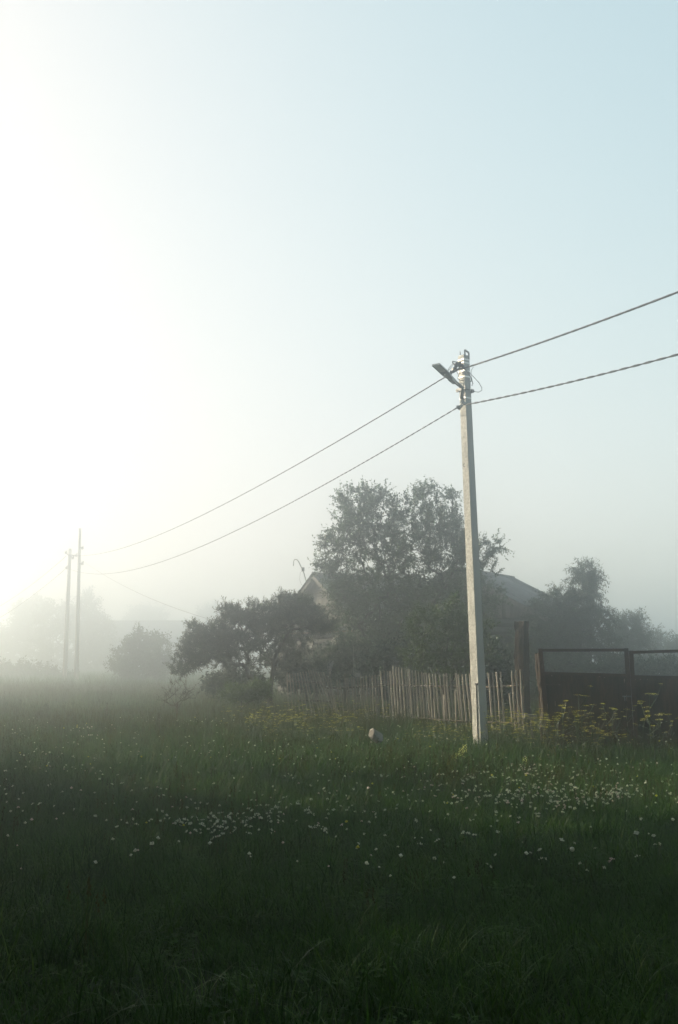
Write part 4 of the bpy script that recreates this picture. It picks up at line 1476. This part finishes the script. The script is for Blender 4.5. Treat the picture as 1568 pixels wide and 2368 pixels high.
# plank end beside the gate post and pale slab in the grass
mb = MB()
q = P(1226, 1657, 18.9)
mb.box(q, (0.24, 0.06, 0.09), Euler((0.1, 0.12, 0.2)).to_matrix())
mb.bar(Vector((q.x + .05, q.y + .06, -0.05)), Vector((q.x + .05, q.y + .06, q.z)), 0.06, 0.05)
o = mb.build('plank_end', M['board'])
tag(o, 'brown broken plank end in yellow weeds left of the gate', 'plank')
q = P(870, 1684, 17.6)
bm = bmesh.new()
bmesh.ops.create_icosphere(bm, subdivisions=2, radius=1.0)
random.seed(5)
for v_ in bm.verts:                            # a broken lump: chopped flat on some sides, rough on the rest
    c_ = v_.co * random.uniform(0.9, 1.06)
    for n_, d_ in ((Vector((0.5, -0.75, 0.5)).normalized(), 0.6), (Vector((-0.8, -0.4, 0.3)).normalized(), 0.66), (Vector((0.2, 0.1, 1)).normalized(), 0.7), (Vector((0.9, 0.2, -0.1)).normalized(), 0.75)):
        e_ = c_.dot(n_) - d_
        if e_ > 0:
            c_ = c_ - n_ * e_
    v_.co = Vector((q.x + c_.x * 0.14, q.y + c_.y * 0.10, q.z - 0.12 + c_.z * 0.13 - c_.x * 0.05))
me = bpy.data.meshes.new('stone_lump')
bm.to_mesh(me)
bm.free()
o = link_mesh('stone_lump', me, M['stone'])
tag(o, 'pale broken stone lump half sunk in grass before the fence', 'stone')

# ------------------------------------------------------------------ rusty gate, two leaves
GYl = 17.6


def gate_leaf(label, tl, tr, bl, br, ml, mr, Yl, Yr, flakes, sheet_seams):
    """corner picture points (u, v) of the frame; ml/mr: top of the sheet"""
    A = P(*tl, Yl); B = P(*tr, Yr)
    C_ = P(*bl, Yl); D_ = P(*br, Yr)
    ML, MR = P(*ml, Yl), P(*mr, Yr)
    root = empty('gate_leaf', (C_.x, C_.y, 0), label, 'gate')
    w = 0.062
    fy = Vector((0, -1, 0))
    along = (B - A).normalized()
    nrm = along.cross(Vector((0, 0, 1))).normalized()
    if nrm.y > 0:
        nrm = -nrm
    for nm_, a_, b_, ww in (('top_rail', A, B, w), ('mid_rail', ML, MR, w * .8)):
        mb = MB()
        mb.bar(a_, b_, 0.05, ww, up=tuple(nrm))
        mb.v = mb.v
        mb.build(nm_, M['rust_frame'], root)
    for a_, b_ in ((A, C_), (B, D_)):
        mb = MB()
        ext = (a_ - b_).normalized() * 0.03
        mb.bar(b_, a_ + ext, 0.07, 0.052, up=tuple(nrm))
        mb.build('stile', M['rust_frame'], root)
    mb = MB()
    mb.bar(C_ + Vector((0, 0, .06)), D_ + Vector((0, 0, .06)), 0.05, w, up=tuple(nrm))
    mb.build('bottom_rail', M['rust_frame'], root)
    # sheet steel in two or three plates, each slightly buckled
    nseam = sheet_seams
    for s in range(nseam):
        t0, t1 = s / nseam, (s + 1) / nseam
        nx_, nz_ = 10, 8
        V_, F_ = [], []
        for layer in (0, 1):
            for j in range(nz_ + 1):
                for i in range(nx_ + 1):
                    tt = t0 + (t1 - t0) * i / nx_
                    bot = C_.lerp(D_, tt); tp = ML.lerp(MR, tt)
                    p = bot.lerp(tp, j / nz_)
                    bk = 0.006 * math.sin(tt * 14 + j * .9) + 0.004 * math.sin(j * 2.1 + s)
                    V_.append(p + nrm * (-0.012 + bk + 0.003 * s - 0.006 * layer))
        sz = (nx_ + 1) * (nz_ + 1)
        for layer in (0, 1):
            for j in range(nz_):
                for i in range(nx_):
                    o_ = layer * sz + j * (nx_ + 1) + i
                    f_ = (o_, o_ + 1, o_ + nx_ + 2, o_ + nx_ + 1)
                    F_.append(f_ if layer == 0 else f_[::-1])
        mb = MB()
        mb.add(V_, F_)
        mb.build('sheet_panel', M['rust'], root, smooth=True)
    hp = (C_, ML) if sheet_seams == 1 else (D_, MR)      # strap hinges on the post side, a latch at the meeting side
    for t_ in (0.2, 0.85):
        mb = MB()
        a_ = hp[0].lerp(hp[1], t_) + nrm * 0.035
        sg = 1 if sheet_seams == 1 else -1
        mb.bar(a_ - along * 0.05 * sg, a_ + along * 0.30 * sg, 0.014, 0.05, up=tuple(nrm))
        mb.tube([a_ - along * 0.05 * sg - Vector((0, 0, .05)), a_ - along * 0.05 * sg + Vector((0, 0, .05))], 0.018, 6)
        mb.build('hinge', M['rust_frame'], root)
    if sheet_seams == 1:
        mb = MB()
        a_ = D_.lerp(MR, 0.72) + nrm * 0.04
        mb.bar(a_ - along * 0.10, a_ + along * 0.05, 0.02, 0.03, up=tuple(nrm))
        mb.tube([a_ - along * 0.06, a_ - along * 0.06 + nrm * 0.05, a_ - along * 0.06 + nrm * 0.05 - Vector((0, 0, .07))], 0.008, 5)
        mb.build('latch', M['steel'], root)
    # flaked remains of old pale paint along the edges of the sheet
    mb = MB()
    for (tx, tz, sx_, sz_) in flakes:
        bot = C_.lerp(D_, tx); tp = ML.lerp(MR, tx)
        p = bot.lerp(tp, tz) + nrm * 0.006
        n = 9
        ctr_i = []
        for k in range(n):
            a2 = 2 * math.pi * k / n
            rr_ = random.uniform(0.55, 1.0)
            ctr_i.append(p + along * math.cos(a2) * sx_ * rr_ + Vector((0, 0, 1)) * math.sin(a2) * sz_ * rr_)
        back = [c_ - nrm * 0.004 for c_ in ctr_i]
        mb.add(ctr_i + back, [tuple(range(n - 1, -1, -1)), tuple(range(n, 2 * n))] + [(k, (k + 1) % n, n + (k + 1) % n, n + k) for k in range(n)])
    if flakes:
        mb.build('paint_flakes', M['old_paint'], root)
    return root


fl = [(0.02, 0.96, .012, .03), (0.03, 0.55, .014, .09), (0.035, 0.4, .012, .05), (0.13, 0.6, .008, .06), (0.12, 0.97, .012, .012),
      (0.68, 0.97, .018, .01), (0.74, 0.965, .012, .01), (0.965, 0.93, .012, .05), (0.975, 0.7, .008, .07), (0.97, 0.55, .008, .05), (0.955, 0.45, .01, .06), (0.96, 0.35, .012, .05)]
gate_leaf('left rusty steel gate leaf with open top, sheet panel below', (1250, 1503), (1448, 1502.5), (1270, 1732), (1463, 1736), (1252, 1556), (1450, 1561),
          17.8, 17.3, fl, 1)
gate_leaf('right rusty steel gate leaf, darker and cut by the frame edge', (1459, 1508), (1665, 1502), (1474, 1742), (1680, 1748), (1462, 1564), (1668, 1568),
          17.25, 16.9, [(0.03, 0.96, .015, .012), (0.09, 0.965, .018, .012), (0.17, 0.965, .012, .01)], 2)


# ------------------------------------------------------------------ plants one can count
def rep(root, loc, rz, sc_, label=None):
    c = root.copy()
    COL.objects.link(c)
    c.location = loc
    c.rotation_euler = (random.gauss(0, .06), random.gauss(0, .06), rz)
    c.scale = (sc_, sc_, sc_)
    if label:
        c['label'] = label
    for ch in root.children:
        k = ch.copy()
        COL.objects.link(k)
        k.parent = c
        k.matrix_parent_inverse = Matrix.Identity(4)
    return c


def parsnip_proto(seed):
    random.seed(seed)
    st, fl_ = MB(), MB()
    H = 1.0
    top_ = Vector((random.uniform(-.06, .06), random.uniform(-.06, .06), H))
    st.tube([Vector((0, 0, 0)), top_ * 0.5 + Vector((.01, 0, 0)), top_], [.009, .007, .004], 5)
    heads = [(top_, 0.075)]
    for k in range(random.randint(4, 6)):
        t = random.uniform(0.4, 0.85)
        a2 = random.uniform(0, 6.28)
        ln = random.uniform(0.18, 0.38)
        b_ = top_ * t
        e = b_ + Vector((math.cos(a2) * ln * .7, math.sin(a2) * ln * .7, ln * .85))
        st.tube([b_, b_.lerp(e, .5) + Vector((math.cos(a2) * .03, math.sin(a2) * .03, -.015)), e], [.005, .004, .003], 4)
        heads.append((e, random.uniform(.035, .06)))
    for k in range(6):                         # ragged leaves on the stem
        z = random.uniform(.08, .6)
        a2 = random.uniform(0, 6.28)
        ln = random.uniform(.12, .26)
        b_ = top_ * z
        dr_ = Vector((math.cos(a2), math.sin(a2), .35)).normalized()
        sd_ = dr_.cross(Vector((0, 0, 1))).normalized()
        for q_ in range(3):
            c_ = b_ + dr_ * ln * (q_ + 1) / 3
            for s_ in (-1, 1):
                st.add([c_, c_ + sd_ * s_ * .034 + dr_ * .03, c_ + dr_ * .045 + sd_ * s_ * .01 + Vector((0, 0, -.01))], [(0, 1, 2)])
    for c_, R in heads:
        m_ = int(7 + R * 120)
        for k in range(m_):
            a2 = k * 2.4
            r_ = R * math.sqrt((k + .5) / m_)
            p_ = c_ + Vector((math.cos(a2) * r_, math.sin(a2) * r_, .045 - r_ * .25))
            s_ = .011
            fl_.add([p_ + Vector((s_ * math.cos(a3), s_ * math.sin(a3), random.uniform(-.003, .004))) for a3 in (0, 1.26, 2.51, 3.77, 5.03)], [(0, 1, 2, 3, 4)])
            if k % 3 == 0:
                w_ = Vector((.0016, 0, 0))
                st.add([c_ - w_, c_ + w_, p_ + w_ * .6, p_ - w_ * .6], [(0, 1, 2, 3)])
    r_ = bpy.data.objects.new('wild_parsnip', None)
    r_['category'] = 'wildflower'
    r_['group'] = 'yellow umbel weeds along the fence and gate'
    COL.objects.link(r_)
    for nm_, mb_, mt_ in (('stem', st, M['stalk']), ('flower_head', fl_, M['petal_yellow'])):
        me_ = bpy.data.meshes.new(nm_)
        me_.from_pydata(mb_.v, [], mb_.f)
        me_.materials.append(mt_)
        o_ = bpy.data.objects.new(nm_, me_)
        COL.objects.link(o_)
        o_.parent = r_
    return r_


def parsnip_label(u, Yp, h, wh):
    size = 'tall' if h > .82 else ('waist-high' if h > .62 else ('knee-high' if h > .48 else 'low'))
    if wh == 'gate':
        if u < 1262:
            spot = 'before the split gate post'
        elif u < 1330:
            spot = 'before the hinge side of the left gate leaf'
        elif u < 1400:
            spot = 'before the middle of the left gate leaf'
        elif u < 1462:
            spot = 'before the meeting stiles of the gate'
        else:
            spot = 'before the right gate leaf'
    elif wh == 'fence':
        if u > 1190:
            spot = 'at the foot of the tall weathered post'
        elif u > 1118:
            spot = 'before the pickets right of the concrete pole'
        elif u > 1020:
            spot = 'before the pickets just left of the concrete pole'
        else:
            spot = 'before the tallest pickets'
    else:
        if u > 800:
            spot = 'before the sagging fence stretch, near the pale stone'
        elif u > 690:
            spot = 'before the collapsing fence stretch'
        elif u > 610:
            spot = 'under the trunk of the spreading tree'
        else:
            spot = 'under the left limbs of the spreading tree'
    return '%s yellow-flowered weed %s' % (size, spot)


pp = [parsnip_proto(s) for s in (3, 5, 8)]
random.seed(11)
spots = []
for k in range(34):
    spots.append((random.uniform(1225, 1440), random.uniform(15.6, 17.0), random.uniform(.40, .85), 'gate'))
for (u, Yp, h) in ((1318, 16.2, 1.08), (1335, 16.0, .85), (1290, 16.6, .9), (1487, 15.9, 1.08), (1500, 15.7, .9), (1520, 15.6, .8), (1470, 16.0, .7), (1550, 15.6, .8), (1400, 16.3, .85), (1420, 16.1, .7)):
    spots.append((u, Yp, h, 'gate'))
for k in range(44):
    spots.append((random.uniform(1118, 1240), random.uniform(17.4, 19.4), random.uniform(.4, .72), 'fence'))
for k in range(34):
    spots.append((random.uniform(930, 1100), random.uniform(17.8, 20.0), random.uniform(.3, .5), 'fence'))
for k in range(42):
    spots.append((random.gauss(640, 60), random.uniform(17.5, 22.5), random.uniform(.4, .75), 'left'))
for k in range(34):
    spots.append((random.uniform(655, 900), random.uniform(18.5, 23.0), random.uniform(.4, .7), 'left'))
for i, (u, Yp, h, wh) in enumerate(spots):
    x_ = (u - CU) / FPX * Yp
    loc = (x_, Yp, G(x_, Yp) - 0.01)
    if i < 3:
        r_ = pp[i]
        r_.location = loc
        r_.scale = (h, h, h)
        r_['label'] = parsnip_label(u, Yp, h, wh)
    else:
        rep(pp[i % 3], loc, random.uniform(0, 6.28), h, parsnip_label(u, Yp, h, wh))


def yarrow_mesh(seed, m_):
    random.seed(seed)
    V_, F_ = [], []
    H = .30
    tx, ty = random.uniform(-.03, .03), random.uniform(-.03, .03)
    for s in range(3):
        pass
    # stem as a thin three-sided tube
    mb_ = MB()
    mb_.tube([(0, 0, 0), (tx * .4, ty * .4, H * .55), (tx, ty, H)], [.003, .0025, .002], 3)
    nst = len(mb_.f)
    for c_ in range(random.randint(4, 7)):
        a2, r_ = random.uniform(0, 6.28), random.uniform(0, .024)
        c = Vector((tx + math.cos(a2) * r_ * 1.2, ty + math.sin(a2) * r_, H + .012 + random.uniform(-.004, .01)))
        mb_.tube([(tx, ty, H - .03), tuple(c)], [.0015, .0012], 3, caps=False)
    nst = len(mb_.f)
    random.seed(seed)
    for c_ in range(random.randint(6, 9)):
        a2, r_ = random.uniform(0, 6.28), random.uniform(0, .026)
        c = Vector((tx + math.cos(a2) * r_ * 1.2, ty + math.sin(a2) * r_, H + .012 + random.uniform(-.006, .008)))
        R = random.uniform(.006, .011)
        ring = [c + Vector((math.cos(k * 1.047) * R, math.sin(k * 1.047) * R, -.004)) for k in range(6)]
        mb_.add([c + Vector((0, 0, .006))] + ring + [c + Vector((0, 0, -.010))],
                [(0, 1 + k, 1 + (k + 1) % 6) for k in range(6)] + [(7, 1 + (k + 1) % 6, 1 + k) for k in range(6)])
    me_ = bpy.data.meshes.new('white_yarrow')
    me_.from_pydata(mb_.v, [], mb_.f)
    me_.materials.append(M['stalk'])
    me_.materials.append(m_)
    for p_ in me_.polygons:
        if p_.index >= nst:
            p_.material_index = 1
    me_.update()
    return me_


ym = [yarrow_mesh(s, M['petal_white']) for s in range(20, 26)] + [yarrow_mesh(s, M['petal_pink']) for s in range(26, 27)]
random.seed(21)


def flower(me_, u, v, z_, label, group, name='white_yarrow', cat='wildflower', s=1.0):
    """put a flower whose head shows near picture point (u, v)"""
    d_ = ray(u, v)
    t = (0.30 * s - CAMZ) / d_[2]
    x_, y_ = d_[0] * t, d_[1] * t
    o_ = bpy.data.objects.new(name, me_)
    COL.objects.link(o_)
    o_.location = (x_, y_, G(x_, y_) - 0.005)
    o_.rotation_euler = (random.gauss(0, .22), random.gauss(0, .22), random.uniform(0, 6.28))
    w_ = s * random.choice((.5, .65, .8, .9, 1.1))
    o_.scale = (w_ * random.uniform(.85, 1.2), w_ * random.uniform(.85, 1.2), s)
    return tag(o_, label, cat, group)


def yarrow_label(u, v):
    if u < 850:
        where = ('at the left end' if u < 470 else 'in the middle' if u < 600 else 'at the right end' if u < 720 else 'just right')
        edge = ('on the far edge' if v < 1862 else 'on the near edge' if v > 1900 else 'in the thick')
        return 'creamy white yarrow %s of the small left patch, %s' % (where, edge)
    col = ('below the concrete pole' if u < 1160 else 'below the tall weathered post' if u < 1235 else 'below the left gate leaf' if u < 1340 else
           'below the meeting gate stiles' if u < 1440 else 'below the right gate leaf')
    row = ('close to the weeds' if v < 1790 else 'in the far half of the broad patch' if v < 1825 else 'in the near half of the broad patch' if v < 1865 else
           'scattered in the dark grass' if v < 1930 else 'far out in the darkest grass')
    return 'white yarrow head %s, %s' % (col, row)


GY = 'white yarrow flowers in the meadow'
# the wide patch below the gate, made of loose clumps
clumps = [(1100, 1835, 50, 14), (1180, 1828, 60, 16), (1225, 1800, 40, 14), (1230, 1765, 40, 10), (1290, 1830, 70, 18), (1380, 1815, 60, 14), (1430, 1825, 40, 12), (1250, 1850, 90, 14), (1090, 1780, 40, 8), (1330, 1860, 60, 10)]
for k in range(165):
    c_ = random.choice(clumps)
    u, v = random.gauss(c_[0], c_[2] * .6), random.gauss(c_[1], c_[3] * .6)
    flower(random.choice(ym), u, v, 0, yarrow_label(u, v), GY, s=random.uniform(.6, 1.0))
clumps = [(500, 1880, 55, 16), (560, 1872, 60, 20), (620, 1868, 60, 18), (540, 1892, 60, 16), (650, 1840, 70, 20), (440, 1884, 40, 10), (760, 1905, 60, 26), (500, 1920, 60, 22)]
for k in range(88):
    c_ = random.choice(clumps)
    u, v = random.gauss(c_[0], c_[2] * .55), random.gauss(c_[1], c_[3] * .55)
    flower(random.choice(ym[:6]), u, v, 0, yarrow_label(u, v), GY, s=random.uniform(.6, 1.0))
for k in range(42):
    u, v = random.uniform(900, 1540), random.uniform(1870, 2010)
    flower(random.choice(ym), u, v, 0, yarrow_label(u, v), GY, s=random.uniform(.55, .9))

# small daisies and clover heads nobody could count
dm = []
for s in range(4):
    random.seed(40 + s)
    mb = MB()
    mb.tube([(0, 0, 0), (.01, 0, .14), (.015, .005, .26)], [.002, .002, .0015], 3)
    n0 = len(mb.f)
    c = Vector((.015, .005, .265))
    R = .013
    ring = [c + Vector((math.cos(k * 1.257) * R, math.sin(k * 1.257) * R, random.uniform(-.004, .004))) for k in range(5)]
    mb.add([c + Vector((0, 0, .012))] + ring + [c + Vector((0, 0, -.009))], [(0, 1 + k, 1 + (k + 1) % 5) for k in range(5)] + [(6, 1 + (k + 1) % 5, 1 + k) for k in range(5)])
    me = bpy.data.meshes.new('small_flower')
    me.from_pydata(mb.v, [], mb.f)
    me.materials.append(M['stalk'])
    me.materials.append([M['petal_white'], M['petal_white'], M['petal_pink'], M['petal_yellow']][s])
    for p_ in me.polygons:
        if p_.index >= n0:
            p_.material_index = 1
    dm.append(me)
x, y = area_pts(2600, 6.5, 26, 1.0)
k = vnoise(x, y, 0.7, 9.0) + rng.normal(0, .5, len(x)) > 0.35
k &= ~((x > 0.1 * y) & (y < 9) & (rng.random(len(x)) < .6))
x, y = x[k], y[k]
n = len(x)
s = 0.7 + .6 * rng.random(n)
scatter('meadow_flowers', np.stack([x, y, hgt(x, y)], 1), np.stack([rng.normal(0, .15, n), rng.normal(0, .15, n), rng.random(n) * 6.28], 1),
        np.stack([s, s, s], 1), rng.choice([0, 0, 0, 1, 1, 2, 3], n), dm, 'tiny white, pink and yellow flowers sprinkled through the grass')

# the rest of the yarrow, past the three hundred built one by one
random.seed(77)
pt = []
for k in range(560):
    if k % 3 == 0:
        u, v = random.gauss(1250, 170), random.gauss(1812, 40)
    elif k % 6 == 1:
        u, v = random.gauss(620, 190), random.gauss(1862, 42)
    else:
        u, v = random.uniform(-20, 1568), 1700 + 200 * random.random() ** 1.2
    d_ = ray(u, v)
    sz = random.uniform(.35, .75)
    t = (0.30 * sz - CAMZ) / d_[2]
    pt.append((d_[0] * t, d_[1] * t, sz))
pt = np.array(pt)
n = len(pt)
scatter('yarrow_drift', np.stack([pt[:, 0], pt[:, 1], hgt(pt[:, 0], pt[:, 1])], 1), np.stack([rng.normal(0, .2, n), rng.normal(0, .2, n), rng.random(n) * 6.28], 1),
        np.stack([pt[:, 2], pt[:, 2], np.full(n, .95) * (.7 + .3 * rng.random(n))], 1), rng.integers(0, 7, n), ym, 'small white yarrow heads scattered all over the meadow')

# dandelion clock, yellow toadflax, dock stalks
random.seed(33)
d_ = ray(1323, 1963)
t = (0.30 - CAMZ) / d_[2]
x_, y_ = d_[0] * t, d_[1] * t
dl = empty('dandelion_clock', (x_, y_, G(x_, y_)), 'round white dandelion seed head in the dark grass, lower right', 'wildflower')
mb = MB()
mb.tube([(x_, y_, G(x_, y_)), (x_ + .01, y_, .15), (x_, y_, .29)], .003, 5)
mb.build('stem', M['stalk'], dl)
mb = MB()
c = Vector((x_, y_, .30))
for k in range(150):
    g_ = Vector((random.gauss(0, 1), random.gauss(0, 1), random.gauss(0, 1))).normalized()
    q_ = g_.orthogonal().normalized()
    w_ = g_.cross(q_)
    e = c + g_ * .016
    mb.add([e + q_ * .005, e + w_ * .005, e - q_ * .005, e - w_ * .005], [(0, 1, 2, 3)])
    mb.add([c - q_ * .0006, c + q_ * .0006, e], [(0, 1, 2)])
mb.build('seed_head', M['petal_white'], dl)
for (u, v, hh) in ((1066, 1731, .32), (1074, 1722, .38), (1041, 1748, .3), (1049, 1750, .28), (1058, 1742, .3), (1213, 1752, .25)):
    Yp = 16.2 if u < 1100 else 15.5
    q = P(u, v, Yp)
    tf = empty('toadflax', (q.x, Yp, G(q.x, Yp)), {1066: 'pale yellow flower spike left of the pole foot, next to the tallest spike', 1074: 'tallest pale yellow flower spike by the pole foot', 1041: 'pale yellow flower spike farthest left of the pole foot', 1049: 'short pale yellow flower spike second from the left of its cluster',
                                                    1058: 'middle pale yellow flower spike of the cluster by the pole foot', 1213: 'single yellow flower spike in grass right of the pole'}[u], 'wildflower', 'pale yellow flower spikes by the pole')
    mb = MB()
    z0 = G(q.x, Yp)
    mb.tube([(q.x, Yp, z0), (q.x + .01, Yp, z0 + hh * .6), (q.x, Yp, q.z)], .004, 4)
    mb.build('stem', M['stalk'], tf)
    mb = MB()
    for k in range(22):
        a2 = k * 2.4
        zz = q.z - .13 * (k / 22)
        R = .012 + .012 * (k / 22)
        p_ = Vector((q.x + math.cos(a2) * R, Yp + math.sin(a2) * R, zz))
        o2 = Vector((math.cos(a2), math.sin(a2), .3)) * .018
        sd_ = Vector((-math.sin(a2), math.cos(a2), 0)) * .008
        mb.add([p_, p_ + o2 + sd_, p_ + o2 * 1.2 + Vector((0, 0, .012)), p_ + o2 - sd_], [(0, 1, 2, 3)])
    mb.build('flower_head', M['petal_pale'], tf)
for (u, v, Yp, lab) in ((247, 1625, 24, 'tall rusty dock stalk standing in the misty grass at left'), (368, 1648, 20, 'shorter dock stalk left of the leafless twiggy bush')):
    q = P(u, v, Yp)
    z0 = G(q.x, Yp)
    dk = empty('dock_stalk', (q.x, Yp, z0), lab, 'weed')
    mb = MB()
    mb.tube([(q.x, Yp, z0), (q.x + .02, Yp, (z0 + q.z) / 2), (q.x, Yp, q.z)], [.008, .006, .003], 5)
    mb.build('stem', M['bark_red'], dk)
    mb = MB()
    for k in range(170):
        t = random.random()
        zz = q.z - t * (q.z - z0) * .7
        a2 = random.uniform(0, 6.28)
        R = .02 + .05 * t * random.random()
        p_ = Vector((q.x + math.cos(a2) * R, Yp + math.sin(a2) * R, zz))
        g_ = Vector((random.gauss(0, 1), random.gauss(0, 1), random.gauss(0, 1))) * .012
        h_ = Vector((random.gauss(0, 1), random.gauss(0, 1), random.gauss(0, 1))) * .012
        mb.add([p_, p_ + g_, p_ + h_], [(0, 1, 2)])
    mb.build('seed_head', M['bark_red'], dk)

# ------------------------------------------------------------------ haze
hz, nt, out = new_mat('haze')
pv = nt.nodes.new('ShaderNodeVolumePrincipled')
pv.inputs['Color'].default_value = (0.87, 0.935, 0.99, 1)
pv.inputs['Density'].default_value = HAZE_DENSITY
pv.inputs['Density Attribute'].default_value = ''
pv.inputs['Temperature Attribute'].default_value = ''
pv.inputs['Anisotropy'].default_value = HAZE_G
nt.links.new(pv.outputs[0], out.inputs['Volume'])
try:
    hz.cycles.homogeneous_volume = True
except Exception:
    pass
mb = MB()
mb.box((0, 180, (12.6 - 1.3) / 2), (640, 500, 12.6 + 1.3))
o = mb.build('haze', hz)
tag(o, 'morning mist hanging over the meadow', kind='stuff')
